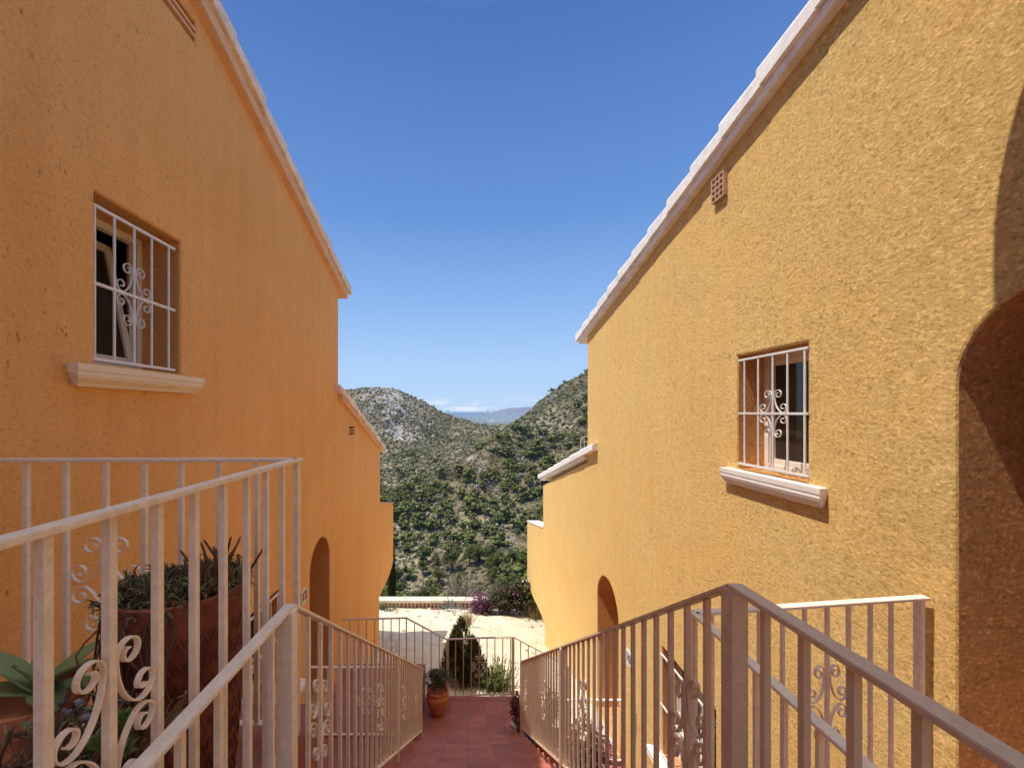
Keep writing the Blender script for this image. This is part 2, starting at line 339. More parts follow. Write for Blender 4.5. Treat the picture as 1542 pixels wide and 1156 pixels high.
def ts_y(y0, y1, first, step, lo=None, hi=None):
    out_ = []; y = first
    while (y < hi if step > 0 else y > hi): out_.append((y - y0) / (y1 - y0)); y += step
    return out_

# left upper guard: along the passage, then across to the wall
xu = -0.78; zu = -0.218; yc = 1.874
railing('cream iron guard rail around the potted plants, with a corner by the left wall',
    [dict(p0=(xu, -0.9, zu), p1=(xu, yc, zu), h=1.2, ts=[(y + 0.9) / (yc + 0.9) for y in [0.895 + 0.1385 * k for k in range(-11, 7) if k != 99]], posts=[(0.0, .04)], orn=[((0.895 + .9) / (yc + .9), 0.47, 0.137, 0.175), ((-0.21 + .9) / (yc + .9), 0.47, 0.137, 0.175)], foot=0.05, e0=0),
     dict(p0=(xu, yc, zu), p1=(XL, yc, zu), h=1.2, ts=[((705 - u) / 620 * yc - 0.78) / 1.42 for u in (387, 330, 273, 218, 160, 100, 40, -17)], posts=[(0.0, 0.026)], orn=[(((705 - 160) / 620 * yc - 0.78) / 1.42, 0.565, 0.172, 0.215)], foot=0.05, e0=0, e1=0)],
    M['iron'], bw=0.019)
# left stair rail
xs = -0.70; slL = (3.80 - 0.76) / (6.11 - 1.62)
railing('cream iron handrail going down the left side of the stairs',
    [dict(p0=(xs, -0.9, -0.76), p1=(xs, 1.62, -0.76), h=0.62, ts=ts_y(-0.9, 1.62, 1.62 - 0.155, -0.155, hi=-0.9), posts=[((1.59 + .9) / 2.52, 0.062), (0, .05)], foot=0.1, e0=0, e1=0),
     dict(p0=(xs, 1.62, -0.76), p1=(xs, 6.11, -3.80), h=0.93, ts=[(y - 1.62) / 4.49 for y in [1.80 + 0.149 * k for k in range(29)]], posts=[(0.545, 0.035), (0.995, 0.045)],
          orn=[((1.80 + .149 - 1.62) / 4.49, 0.47, 0.14, 0.19), ((1.80 + .149 * 10 - 1.62) / 4.49, 0.47, 0.14, 0.19), ((1.80 + .149 * 18 - 1.62) / 4.49, 0.47, 0.14, 0.19), ((1.80 + .149 * 25 - 1.62) / 4.49, 0.47, 0.14, 0.19)], e0=0)],
    M['iron'], bw=0.018)
# right stair rail
xr = 0.75; slR = (3.52 - 0.49) / (5.81 - 1.177)
ysR = [1.177 + 0.116 * k for k in range(1, 40)]
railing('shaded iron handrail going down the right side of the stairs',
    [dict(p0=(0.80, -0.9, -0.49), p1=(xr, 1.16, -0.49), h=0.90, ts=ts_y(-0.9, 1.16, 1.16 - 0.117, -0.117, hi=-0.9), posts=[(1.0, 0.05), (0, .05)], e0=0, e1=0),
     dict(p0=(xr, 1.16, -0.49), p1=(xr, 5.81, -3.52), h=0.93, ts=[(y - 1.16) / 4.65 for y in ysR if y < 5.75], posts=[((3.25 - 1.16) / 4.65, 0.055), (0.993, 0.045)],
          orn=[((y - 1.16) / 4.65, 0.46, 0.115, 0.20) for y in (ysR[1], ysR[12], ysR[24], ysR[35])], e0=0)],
    M['ironShade'], bw=0.0165)
# right balcony-like guard by the arched passage
railing('iron guard rail with white sunlit top bar between the stairs and the right wall',
    [dict(p0=(1.16, 0.3, -1.03), p1=(1.16, 2.11, -1.03), h=1.06, ts=ts_y(0.3, 2.11, 2.11 - 0.15, -0.15, hi=0.3), posts=[(0, .04)], e0=0, e1=0),
     dict(p0=(1.16, 2.11, -1.03), p1=(2.52, 2.285, -1.03), h=1.06, ts=[(X - 1.16) / 1.36 for X in (1.255, 1.39, 1.525, 1.66, 1.79, 1.925, 2.055, 2.19, 2.32)], posts=[(0.0, 0.024), (0.985, 0.036)], orn=[((1.925 - 1.16) / 1.36, 0.53, 0.13, 0.205)], e1=1.2, e0=0)],
    M['iron'], bw=0.016, rw=0.045)
# guard at the left doorway
railing('cream iron guard rail in front of the left arched doorway',
    [dict(p0=(XL, 5.7, -3.53), p1=(-0.76, 5.7, -3.53), h=0.93, ts=[0.08 + 0.094 * k for k in range(10)], posts=[(0.99, .03)], orn=[(0.08 + 0.094 * 5, 0.46, 0.13, 0.18)], e0=0, foot=0.03)], M['iron'])
# far fence behind the landing
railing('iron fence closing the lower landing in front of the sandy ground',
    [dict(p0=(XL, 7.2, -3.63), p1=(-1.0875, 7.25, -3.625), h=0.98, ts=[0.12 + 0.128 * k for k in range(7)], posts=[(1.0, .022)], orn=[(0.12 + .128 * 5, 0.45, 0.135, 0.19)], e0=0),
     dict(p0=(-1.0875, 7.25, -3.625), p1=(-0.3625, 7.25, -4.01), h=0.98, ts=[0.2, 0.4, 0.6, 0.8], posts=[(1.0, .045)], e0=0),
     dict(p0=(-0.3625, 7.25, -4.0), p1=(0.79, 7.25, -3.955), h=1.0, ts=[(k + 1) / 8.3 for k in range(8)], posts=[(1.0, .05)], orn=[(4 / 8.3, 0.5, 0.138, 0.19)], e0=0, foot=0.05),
     dict(p0=(0.79, 7.25, -3.955), p1=(1.75, 7.25, -4.47), h=0.98, ts=[0.14 * k for k in range(1, 7)], posts=[(1.0, .04)], e0=0)], M['ironShade'])
railing('white iron guard rail in front of the right arched doorway',
    [dict(p0=(1.60, 6.87, -4.80), p1=(XR, 6.87, -4.80), h=1.0, ts=[0.03 + 0.135 * k for k in range(7)], posts=[(0.0, .03)], orn=[(0.03 + .135 * 3, 0.5, 0.125, 0.18)], e1=0, foot=0.05)], M['white'])

# ------------------------------------------------------------------ houses
def arch_outline(y0, y1, zb, zs, n=20):
    c = (y0 + y1) / 2; r = (y1 - y0) / 2
    return [(y0, zb), (y1, zb)] + [(c + r * math.cos(PI * k / n), zs + r * math.sin(PI * k / n)) for k in range(n + 1)]
def rect_outline(y0, y1, z0, z1): return [(y0, z0), (y1, z0), (y1, z1), (y0, z1)]
def inset(poly, e):
    # offset outline outwards by e (poly counter-clockwise)
    n = len(poly); res = []
    for i in range(n):
        p = Vector(poly[i]); a = Vector(poly[i - 1]); b_ = Vector(poly[(i + 1) % n])
        d1 = (p - a); d2 = (b_ - p)
        if d1.length < 1e-6: d1 = d2
        if d2.length < 1e-6: d2 = d1
        d1.normalize(); d2.normalize(); n1 = Vector((d1.y, -d1.x)); n2 = Vector((d2.y, -d2.x)); m_ = (n1 + n2)
        m_ = m_ / max(0.3, m_.length_squared) * 2
        res.append(tuple(p + m_ * e))
    return res
REV = []
def facade(X, sgn, outline, holes, depth_x):
    """closed-front wall slab in plane X; sgn = direction into the house; holes: (outline, depth)"""
    mb = MB(); e = 0.016
    loops = [[Vector((X, y, z)) for y, z in outline]]
    for h, dp in holes: loops.append([Vector((X, y, z)) for y, z in inset(h, e)])
    tris = tessellate_polygon(loops); allv = [p for l in loops for p in l]
    mb.add(allv, tris)
    n = len(outline); far = X + sgn * depth_x
    mb.add([(X, y, z) for y, z in outline] + [(far, y, z) for y, z in outline], [(i, (i + 1) % n, n + (i + 1) % n, n + i) for i in range(n)] + [tuple(range(n, 2 * n))])
    for h, dp in holes:
        rings = [(inset(h, e), 0), (inset(h, e * 0.35), e * 0.3), (h, e), (h, dp)]
        k = len(h); rm = MB(); REV.append(rm)
        for q, ((ra, da), (rb, db)) in enumerate(zip(rings, rings[1:])):
            (mb if q < 2 else rm).add([(X + sgn * da, y, z) for y, z in ra] + [(X + sgn * db, y, z) for y, z in rb], [(i, (i + 1) % k, k + (i + 1) % k, k + i) for i in range(k)])
    return mb
def extr(X0, X1, outline):
    n = len(outline); mb = MB()
    return mb.add([(X0, y, z) for y, z in outline] + [(X1, y, z) for y, z in outline], [(i, (i + 1) % n, n + (i + 1) % n, n + i) for i in range(n)] + [tuple(range(n))[::-1], tuple(range(n, 2 * n))])
def window_sill(house, X, sgn, y0, y1, zt, p, hgt, mat):
    # moulded sill: profile in (out, z), swept along y with mitred returns
    prof = [(-0.2, zt), (p, zt), (p, zt - hgt * .30), (p * .93, zt - hgt * .36), (p * .93, zt - hgt * .42), (p * .98, zt - hgt * .46), (p * .86, zt - hgt * .66), (p * .55, zt - hgt * .86), (p * .45, zt - hgt), (-0.01, zt - hgt)]
    mb = MB(); vs = []; n = len(prof)
    for y, s in ((y0, -1), (y1, 1)):
        for o_, z in prof: vs.append((X - sgn * o_, y + s * (max(o_, 0) - p), z))
    mb.add(vs, [(i, (i + 1) % n, n + (i + 1) % n, n + i) for i in range(n)] + [tuple(range(n))[::-1], tuple(range(n, 2 * n))])
    return obj('sill', mb, mat, house, bevel=0.003)
def frame_mb(X, sgn, y0, y1, z0, z1, w=0.06, d=0.06):
    mb = MB(); xa, xb = sorted((X, X + sgn * d))
    mb.box((xa, y0, z0), (xb, y0 + w, z1)); mb.box((xa, y1 - w, z0), (xb, y1, z1))
    mb.box((xa, y0 + w, z0), (xb, y1 - w, z0 + w)); mb.box((xa, y0 + w, z1 - w), (xb, y1 - w, z1)); return mb
def grille(win, X, ys, ztop, zbot, zmid, yA, yB, orn, mat, r=0.008):
    mb = MB()
    for y in ys: mb.tube([(X, y, zbot), (X, y, ztop)], r, 8)
    g = obj('grille', mb, mat, win, smooth=True)
    for z in (ztop, zbot, zmid): obj('crossbar', MB().box((X - r * 1.1, yA, z - r * 1.1), (X + r * 1.1, yB, z + r * 1.1)), mat, g)
    for yc_, sp, hh in orn: obj('scroll_ornament', scroll((X, yc_, zmid), (0, 1, 0), sp, hh, 0, 0.012, 0.004), mat, g)

# ---- left house
L_arch = arch_outline(5.73, 6.56, -4.44, -2.30)
L_out = [(-4, -9), (10.18, -9), (10.17, -4.57), (10.67, -4.57), (11.1, -4.57), (11.46, -4.54), (11.8, -4.48), (12.0, -4.42), (12.07, -4.36), (12.07, -2.69), (10.26, -2.28), (10.26, -0.97), (6.96, 0.22),
         (6.96, 2.08), (1.7, 3.76), (1.7, 8.3), (-4, 8.3)]  # unseen taller storey at the near end, added to shade the near railings
hL = thing('house', 'ochre stuccoed house on the left in shade, with a grilled window', 'house', (-5, 3, -6))
winLU = rect_outline(2.427, 3.157, 0.29, 1.304); winLL = rect_outline(3.6, 4.8, -3.17, -2.06)
ventL = rect_outline(2.78, 3.327, 2.97, 3.14); ventL2 = rect_outline(7.62, 7.98, -0.43, -0.277)
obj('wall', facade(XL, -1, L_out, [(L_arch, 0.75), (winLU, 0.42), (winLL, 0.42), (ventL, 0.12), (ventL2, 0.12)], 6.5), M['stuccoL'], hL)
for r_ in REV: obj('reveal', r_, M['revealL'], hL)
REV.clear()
# ---- right house
R_arch = arch_outline(7.05, 8.21, -5.88, -3.66)
D_arch = arch_outline(1.17, 2.17, -2.165, 0.13, 28)
R_out = [(-4, -9), (13.86, -9), (13.8, -7.14), (14.42, -7.12), (15.3, -7.2), (16.1, -7.3), (17.3, -7.36), (17.8, -7.3), (17.9, -7.15), (17.9, -4.77), (14.1, -3.98), (14.1, -2.5), (8.85, -1.08), (8.85, 1.64), (2.787, 2.81), (-4, 4.1)]
hR = thing('house', 'sunlit yellow stuccoed house on the right with rough plaster and a white moulded sill', 'house', (6, 3, -7))
winRU = rect_outline(3.118, 3.934, -0.54, 0.533); winRL = rect_outline(4.28, 5.475, -4.55, -3.1)
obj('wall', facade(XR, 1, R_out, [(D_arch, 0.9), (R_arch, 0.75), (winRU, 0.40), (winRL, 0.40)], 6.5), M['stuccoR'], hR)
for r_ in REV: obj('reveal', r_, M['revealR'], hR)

def verge(house, X, sgn, ya, za, yb, zb, over, hb, ht, mat, cmat, step=0.53, cor_in=0.04, width=0.24, lift=0.045):
    """roof edge: cornice band and stepped verge tiles from (ya,za) high to (yb,zb) low, measured at the band's lower edge"""
    sl = (zb - za) / (yb - ya)
    xo = X - sgn * over
    out_ = [(ya, za), (yb - 0.12, za + sl * (yb - 0.12 - ya)), (yb - 0.12, za + sl * (yb - .12 - ya) + hb), (ya, za + hb)]
    xc = X - sgn * (over - cor_in); obj('cornice', extr(xc, X + sgn * 0.3, out_), cmat, house, bevel=0.006)
    L = math.hypot(yb - ya, zb - za); n = int(L / step); y = yb
    k = 0
    while y > ya:
        stp = step * random.uniform(0.96, 1.04); y0 = y - stp - 0.05
        def zz(yy): return za + sl * (yy - ya) + hb
        j = random.uniform(-.006, .006)
        a0 = (y0, zz(y0) + 0.002); a1 = (y, zz(y) + 0.002)
        nseg = 7; vs = []
        for yy, up in ((y0, 0.0), (y, lift)):
            zb_ = zz(yy) - 0.012 + up * 0.4
            ring = [(xo - sgn * j, zb_), (xo - sgn * j, zb_ + ht * .62 + up)]
            for q in range(1, nseg):
                t = PI * q / nseg * 0.5; ring.append((xo - sgn * j + sgn * 0.10 * (1 - math.cos(t)), zb_ + ht * .62 + up + ht * .38 * math.sin(t)))
            ring += [(xo + sgn * width, zb_ + ht + up), (xo + sgn * width, zb_)]
            vs += [(xx, yy, z_) for xx, z_ in ring]
        m_ = len(vs) // 2
        obj('verge_tile', MB().add(vs, [(i, (i + 1) % m_, m_ + (i + 1) % m_, m_ + i) for i in range(m_)] + [tuple(range(m_))[::-1], tuple(range(m_, 2 * m_))]), mat, house, bevel=0.004)
        y -= stp; k += 1
def roofslab(house, X, sgn, ya, za, yb, zb, dz=0.1, th=0.12, w=6.3):
    obj('roof', extr(X + sgn * 0.1, X + sgn * w, [(ya, za + dz), (yb, zb + dz), (yb, zb + dz + th), (ya, za + dz + th)]), M['roof'], house)
# left upper roof
verge(hL, XL, -1, 1.72, 3.26 + .32 * (3.26 - 1.72), 7.36, 3.26 - .32 * (7.36 - 3.26), 0.12, 0.13, 0.15, M['tile'], M['cornice'])
roofslab(hL, XL, -1, 1.72, 3.75, 7.3, 1.97)
verge(hL, XL, -1, 6.97, 0.215, 10.5, 0.215 - .36 * 3.53, 0.11, 0.08, 0.11, M['tile'], M['cornice'])
roofslab(hL, XL, -1, 6.97, 0.22, 10.45, -1.04, 0.06, 0.1)
verge(hR, XR, 1, -4.0, 2.787 + .191 * 6.787, 9.45, 2.787 - .191 * (9.45 - 2.787), 0.115, 0.09, 0.17, M['tileR'], M['tileR'], 0.54)
roofslab(hR, XR, 1, -4, 4.08, 9.3, 1.55)
verge(hR, XR, 1, 8.86, -1.00, 14.5, -1.00 - .252 * 5.64, 0.115, 0.08, 0.15, M['tileR'], M['tileR'], 0.9, lift=0.02)
roofslab(hR, XR, 1, 8.86, -1.0, 14.4, -2.4, 0.06, 0.1)
obj('parapet_coping', extr(XR - 0.02, XR + 0.5, [(14.12, -3.975), (17.93, -4.765), (17.93, -4.72), (14.12, -3.925)]), M['tileR'], hR)
obj('parapet_coping', extr(XL + 0.012, XL - 0.5, [(10.27, -2.275), (12.1, -2.69), (12.1, -2.66), (10.27, -2.24)]), M['cornice'], hL)
# unseen rounded slab added above the right door to cast the curved wall shadow
mb = MB(); ring = []
for k in range(25):
    t = PI * k / 24; ring.append((1.83 - 0.62 * math.cos(t), 1.03 + 0.87 * math.sin(t)))
ring = [(1.21, 0.0)] + ring + [(2.575, 1.03), (2.575, 0.0)]
n = len(ring); mb.add([(x, y, 2.62) for x, y in ring] + [(x, y, 2.74) for x, y in ring], [(i, (i + 1) % n, n + (i + 1) % n, n + i) for i in range(n)] + [tuple(range(n))[::-1], tuple(range(n, 2 * n))])
obj('unseen_shadow_canopy', mb, M['cornice'], hR)
# vents
for (y0, y1, z0, z1, ns) in ((2.78, 3.327, 2.97, 3.14, 3), (7.62, 7.98, -0.43, -0.277, 3)):
    g = MB().box((XL - 0.115, y0, z0), (XL - 0.1, y1, z1)); v = obj('vent', g, M['blackgap'], hL)
    s_ = MB(); hh = (z1 - z0) / ns
    for k in range(1, ns): s_.box((XL - 0.09, y0 - .005, z0 + hh * k - 0.009), (XL - 0.004, y1 + .005, z0 + hh * k + 0.009))
    obj('slat', s_, M['cornice'], v)
# brick vent right
bv = MB(); x0, x1 = XR - 0.045, XR + 0.02; ya, yb, za, zb = 4.075, 4.28, 2.15, 2.40
bv.box((XR - 0.012, ya, za), (x1, yb, zb))
for i in range(4):
    yy = ya + (yb - ya - 0.014) * i / 3; bv.box((x0, yy, za), (XR - 0.011, yy + 0.014, zb))
for i in range(5):
    z_ = za + (zb - za - 0.014) * i / 4; bv.box((x0 + 0.002, ya + 0.001, z_), (XR - 0.011, yb - 0.001, z_ + 0.014))
v = obj('vent_brick', bv, M['brick'], hR)
obj('vent_gap', MB().box((XR - 0.014, ya + .005, za + .005), (XR - 0.0125, yb - .005, zb - .005)), M['dark'], v)
# arched doors at the back of the recesses
for X, sgn, (y0, y1, zb_, zs), h_ in ((XL, -1, (5.73, 6.56, -4.44, -2.30), hL), (XR, 1, (7.05, 8.21, -5.88, -3.66), hR), (XR, 1, (1.17, 2.17, -2.165, 0.13), hR)):
    dp = 0.7 if (y0 != 1.17) else 0.85
    d = obj('door', extr(X + sgn * dp, X + sgn * (dp + 0.05), arch_outline(y0 - .01, y1 + .01, zb_ - .01, zs)), M['wood'], h_)
    pm = MB()
    for k in range(6): yy = y0 + (y1 - y0) * (k + .5) / 6; pm.box((X + sgn * dp - 0.008, yy - 0.003, zb_), (X + sgn * dp + 0.002, yy + 0.003, zs))
    obj('plank_joint', pm, M['dark'], d)
    obj('handle', MB().tube([(X + sgn * (dp - 0.05), y0 + 0.12, zb_ + 1.0), (X + sgn * (dp - 0.05), y0 + 0.12, zb_ + 1.14)], 0.012, 8), M['dark'], d)

# ---- windows
def window(house, X, sgn, y0, y1, z0, z1, dp, tilt=0.0, mull=False, fmat=None):
    fmat = fmat or M['white']; xf = X + sgn * dp
    w = obj('window', frame_mb(xf, sgn, y0, y1, z0, z1, 0.05, 0.06), fmat, house, bevel=0.003)
    bk = X + sgn * (dp + 0.5)
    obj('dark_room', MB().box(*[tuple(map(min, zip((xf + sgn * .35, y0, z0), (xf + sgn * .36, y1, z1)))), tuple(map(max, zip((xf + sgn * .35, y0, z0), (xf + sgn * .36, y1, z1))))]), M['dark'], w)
    sashes = [(y0 + 0.052, y1 - 0.052)] if not mull else [(y0 + 0.052, (y0 + y1) / 2 - 0.002), ((y0 + y1) / 2 + 0.002, y1 - 0.052)]
    for a, b_ in sashes:
        s_ = frame_mb(xf + sgn * 0.012, sgn, a, b_, z0 + 0.052, z1 - 0.052, 0.055, 0.045)
        g = MB().box(*[(min(xf + sgn * .03, xf + sgn * .036), a + .05, z0 + .1), (max(xf + sgn * .03, xf + sgn * .036), b_ - .05, z1 - .1)])
        if tilt:
            for q in (s_, g):
                zb_ = z0 + 0.052; xb = xf + sgn * 0.03
                q.v = [(xb + (x - xb) * math.cos(tilt) + sgn * (z - zb_) * math.sin(tilt), y, zb_ + (z - zb_) * math.cos(tilt) - sgn * (x - xb) * math.sin(tilt)) for x, y, z in q.v]
        so = obj('sash', s_, fmat, w, bevel=0.003); obj('pane', g, M['glass'], w)
    return w
w1 = window(hL, XL, -1, 2.425, 3.159, 0.288, 1.306, 0.30, tilt=0.20)
window_sill(hL, XL, -1, 2.23, 3.31, 0.268, 0.085, 0.125, M['sill'])
grille(w1, XL - 0.02, [2.445, 2.583, 2.736, 2.887, 3.05], 1.226, 0.315, 0.765, 2.43, 3.11, [(2.736, 0.15, 0.205)], M['white'])
w2 = window(hR, XR, 1, 3.116, 3.936, -0.542, 0.535, 0.26, fmat=M['sillR'])
window_sill(hR, XR, 1, 2.92, 4.09, -0.545, 0.075, 0.15, M['sillR'])
obj('curtain', MB().box((XR + 0.40, 3.2, -0.5), (XR + 0.41, 3.9, 0.5)), M['curtain'], w2)
grille(w2, XR - 0.005, [3.137, 3.306, 3.466, 3.64, 3.82], 0.485, -0.485, -0.013, 3.10, 3.90, [(3.466, 0.165, 0.20)], M['white'], 0.0085)
w3 = window(hL, XL, -1, 3.598, 4.802, -3.172, -2.058, 0.2, mull=True)
window_sill(hL, XL, -1, 3.45, 4.95, -3.19, 0.10, 0.13, M['sill'])
grille(w3, XL + 0.0, [3.66 + 0.155 * k for k in range(8)], -2.10, -3.13, -2.6, 3.62, 4.79, [(3.66 + .155 * 3, 0.15, 0.2)], M['iron'])
w4 = window(hR, XR, 1, 4.278, 5.477, -4.552, -3.098, 0.2, mull=True)
window_sill(hR, XR, 1, 4.05, 5.68, -4.56, 0.13, 0.16, M['sillR'])
grille(w4, XR - 0.01, [4.33 + 0.157 * k for k in range(8)], -3.2, -4.5, -3.86, 4.29, 5.47, [(4.33 + .157 * 4, 0.15, 0.22), (4.33 + .157 * 2, .15, .22)], M['white'])

# ---- plaques
def plaque(X, sgn, yc_, zc, w, h, txt, label):
    t = thing('house_number', label, 'number sign', (X, yc_, zc))
    o_ = [(yc_ - w / 2, zc - h / 2 + .03), (yc_ - w / 2 + .03, zc - h / 2), (yc_ + w / 2 - .03, zc - h / 2), (yc_ + w / 2, zc - h / 2 + .03), (yc_ + w / 2, zc + h / 2 - .03), (yc_ + w / 2 - .03, zc + h / 2), (yc_ - w / 2 + .03, zc + h / 2), (yc_ - w / 2, zc + h / 2 - .03)]
    obj('plate', extr(X + sgn * 0.01, X - sgn * 0.012, o_), M['plaque'], t, bevel=0.002)
    c = bpy.data.curves.new('number', 'FONT'); c.body = txt; c.size = h * 0.72; c.align_x = 'CENTER'; c.align_y = 'CENTER'; c.extrude = 0.002; c.offset = 0.004
    tmp = bpy.data.objects.new('number_tmp', c); COL.objects.link(tmp)
    bpy.context.view_layer.update(); me = bpy.data.meshes.new_from_object(tmp); bpy.data.objects.remove(tmp)
    me.materials.clear(); me.materials.append(M['ink'])
    o = bpy.data.objects.new('number', me); COL.objects.link(o); o.parent = t
    o.location = (-sgn * 0.0145, 0, 0); o.rotation_euler = (PI / 2, 0, -sgn * PI / 2)
plaque(XL, -1, 5.50, -2.46, 0.17, 0.22, '12', 'pale number plaque beside the left arched doorway')
plaque(XR, 1, 6.58, -3.93, 0.20, 0.25, '10', 'white number plaque beside the right arched doorway')
t = thing('wall_bracket', 'small dark iron hook on the sunlit wall under the right number plaque', 'hook', (XR, 6.3, -4.7))
obj('hook', MB().tube([(XR, 6.3, -4.62), (XR - 0.07, 6.28, -4.60), (XR - 0.09, 6.26, -4.68), (XR - 0.05, 6.27, -4.76)], 0.008, 6), M['dark'], t)
obj('rod', MB().tube([(XR - .02, 6.3, -4.62), (XR - 0.02, 6.31, -4.98)], 0.009, 6), M['dark'], t)
railing('tiny metal rail on the roof terrace of the right house', [dict(p0=(2.6, 8.95, -0.52), p1=(2.6, 9.5, -0.60), h=0.35, ts=[0.5], posts=[(1.0, .012)], e1=0)], M['iron'], rw=0.012, bw=0.008, rh=0.01)

# ------------------------------------------------------------------ stairs, landings
st = thing('staircase', 'terracotta tiled stairs leading down between the two railings', 'stairs', (0.04, 6.2, -5.05))
x0, x1 = -0.755, 0.845
obj('landing', MB().box((x0, 6.17, -7.2), (x1, 7.32, -5.05)), M['floor'], st)
riser = 0.2; tread = 0.3077; zt = -4.85; y = 6.2
for k in range(17):
    mb = MB().box((x0, y - tread - 0.001, -7.2), (x1, y - 0.02, zt - 0.03)); mb.box((x0 - .008, y - tread - 0.03, zt - 0.03), (x1 + .008, y, zt))
    obj('step', mb, M['floor'], st); y -= tread; zt += riser
ZT = zt - riser
struct('upper_floor', MB().box((-0.755, -4, -7.2), (0.845, y + tread - 0.4, ZT + .004)), M['floor'])
struct('left_terrace', MB().box((XL + .001, -4, -7.2), (-0.758, 2.1, -1.49)), M['floor'])
struct('left_lower_terrace', MB().box((XL + .001, 2.101, -7.2), (-0.76, 7.33, -4.48)), M['floor'])
struct('right_terrace', MB().box((0.86, -4, -7.2), (XR - .001, 2.35, -2.16)), M['floor'])
struct('right_lower_terrace', MB().box((0.86, 2.351, -7.3), (XR - .001, 7.33, -5.9)), M['floor'])
lw = thing('low_wall', 'low ochre wall with a pale coping below the left window', 'wall', (-1.4, 2.7, -4.48))
obj('wall', MB().box((-1.46, 2.15, -4.47), (-1.34, 3.35, -2.22)), M['stuccoL'], lw)
obj('coping', MB().box((-1.49, 2.11, -2.22), (-1.31, 3.38, -2.18)), M['iron'], lw, bevel=0.004)

# ------------------------------------------------------------------ pots and plants
def rv(s=1.0): return Vector((random.gauss(0, s), random.gauss(0, s), random.gauss(0, s)))
# big terracotta planter
bp = thing('plant_pot', 'tall dark terracotta planter with herringbone relief, full of drying succulents', 'plant pot', (-1.08, 1.55, -1.49))
c = (-1.07, 1.55, -1.49)
prof = [(0.15, 0), (0.155, 0.02), (0.19, 0.45), (0.218, 0.78), (0.226, 0.80), (0.229, 0.845), (0.218, 0.85), (0.212, 0.80), (0.16, 0.75)]
obj('pot', MB().lathe(c, prof, 48), M['terradark'], bp, smooth=35)
rl = MB()
for k in range(36):      # herringbone relief ribs
    for s_ in (-1, 1):
        for j in range(9):
            z0 = 0.06 + j * 0.078; pts = []
            for q in range(4):
                tt = q / 3; a = 2 * PI * (k + 0.5 + s_ * 0.5 * tt) / 36; z_ = z0 + 0.05 * tt + 0.0; r = 0.155 + (0.222 - 0.155) * (z_ / 0.78) + 0.003
                pts.append((c[0] + r * math.cos(a), c[1] + r * math.sin(a), c[2] + z_))
            rl.tube(pts, 0.0036, 4)
obj('relief', rl, M['terradark'], bp)
obj('soil', MB().lathe((c[0], c[1], c[2]), [(0.218, 0.80), (0.12, 0.822), (0.01, 0.83)], 24), M['soil'], bp, smooth=True)
sp = MB(); tw = MB()
for k in range(300):
    a = random.uniform(0, 6.28); r = 0.21 * math.sqrt(random.random()); p = Vector((c[0] + r * math.cos(a), c[1] + r * math.sin(a), c[2] + 0.81))
    lean = Vector((math.cos(a), math.sin(a), 0)) * r * 2 + rv(0.35); d = (Vector((0, 0, 1)) + lean).normalized(); H = random.uniform(0.03, 0.10)
    tw.tube([p, p + d * H], [0.004, 0.003], 5)
    for q in range(7):
        sp.leaf(p + d * H * (0.3 + 0.1 * q), (d * 0.6 + rv(0.7)).normalized(), random.uniform(0.02, 0.045), random.uniform(.007, .013), curl=0.3, seg=2, fold=.3)
for k in range(26):
    a = random.uniform(-0.6, 1.5); r = random.uniform(0.05, .2); p = Vector((c[0] + r * math.cos(a), c[1] + r * math.sin(a), c[2] + 0.82)); d = Vector((random.gauss(0, .3), random.gauss(0, .3), 1)).normalized()
    tw.tube([p, p + d * 0.07, p + d * 0.15 + rv(0.012)], [0.006, 0.0055, 0.004], 6)
for k in range(34):      # trailing roots in front
    a = random.uniform(3.7, 5.2); r = 0.232; p = Vector((c[0] + r * math.cos(a), c[1] + r * math.sin(a), c[2] + random.uniform(.75, .86))); pts = [p]
    for q in range(6): p = p + Vector((random.gauss(0, .018), random.gauss(-.004, .012), -random.uniform(.03, .09))); pts.append(p)
    tw.tube(pts, 0.0032, 4)
obj('succulent_leaves', sp, M['succ'], bp); obj('dry_stems', tw, M['twig'], bp)
# agave pot
ap = thing('plant_pot', 'small terracotta pot by the left wall holding a plant with broad fleshy leaves', 'plant pot', (-1.56, 1.5, -1.49))
c = (-1.56, 1.5, -1.49)
obj('pot', MB().lathe(c, [(0.07, 0), (0.075, 0.01), (0.112, 0.38), (0.116, 0.39), (0.138, 0.392), (0.142, 0.465), (0.128, 0.467), (0.12, 0.43), (0.02, 0.42)], 40), M['terra'], ap, smooth=35)
lf = MB()
for (dx, dy, dz, ln, w) in ((-0.8, -.1, 0.9, .27, .085), (0.85, -.25, 0.75, .33, .08), (0.7, -0.5, 0.28, .23, .10), (-.9, -.35, .35, .24, .085), (-.55, .6, .55, .22, .07), (.3, .8, .6, .22, .07), (-.2, -.3, 1.1, .14, .06), (.95, .3, .15, .2, .08)):
    d = Vector((dx, dy, dz)).normalized(); lf.leaf(Vector(c) + Vector((0, 0, 0.455)) + d * 0.02, d, ln, w, curl=0.3, seg=7, fold=0.22)
lo = obj('fleshy_leaves', lf, M['agave'], ap, smooth=True); sm = lo.modifiers.new('s', 'SOLIDIFY'); sm.thickness = 0.008
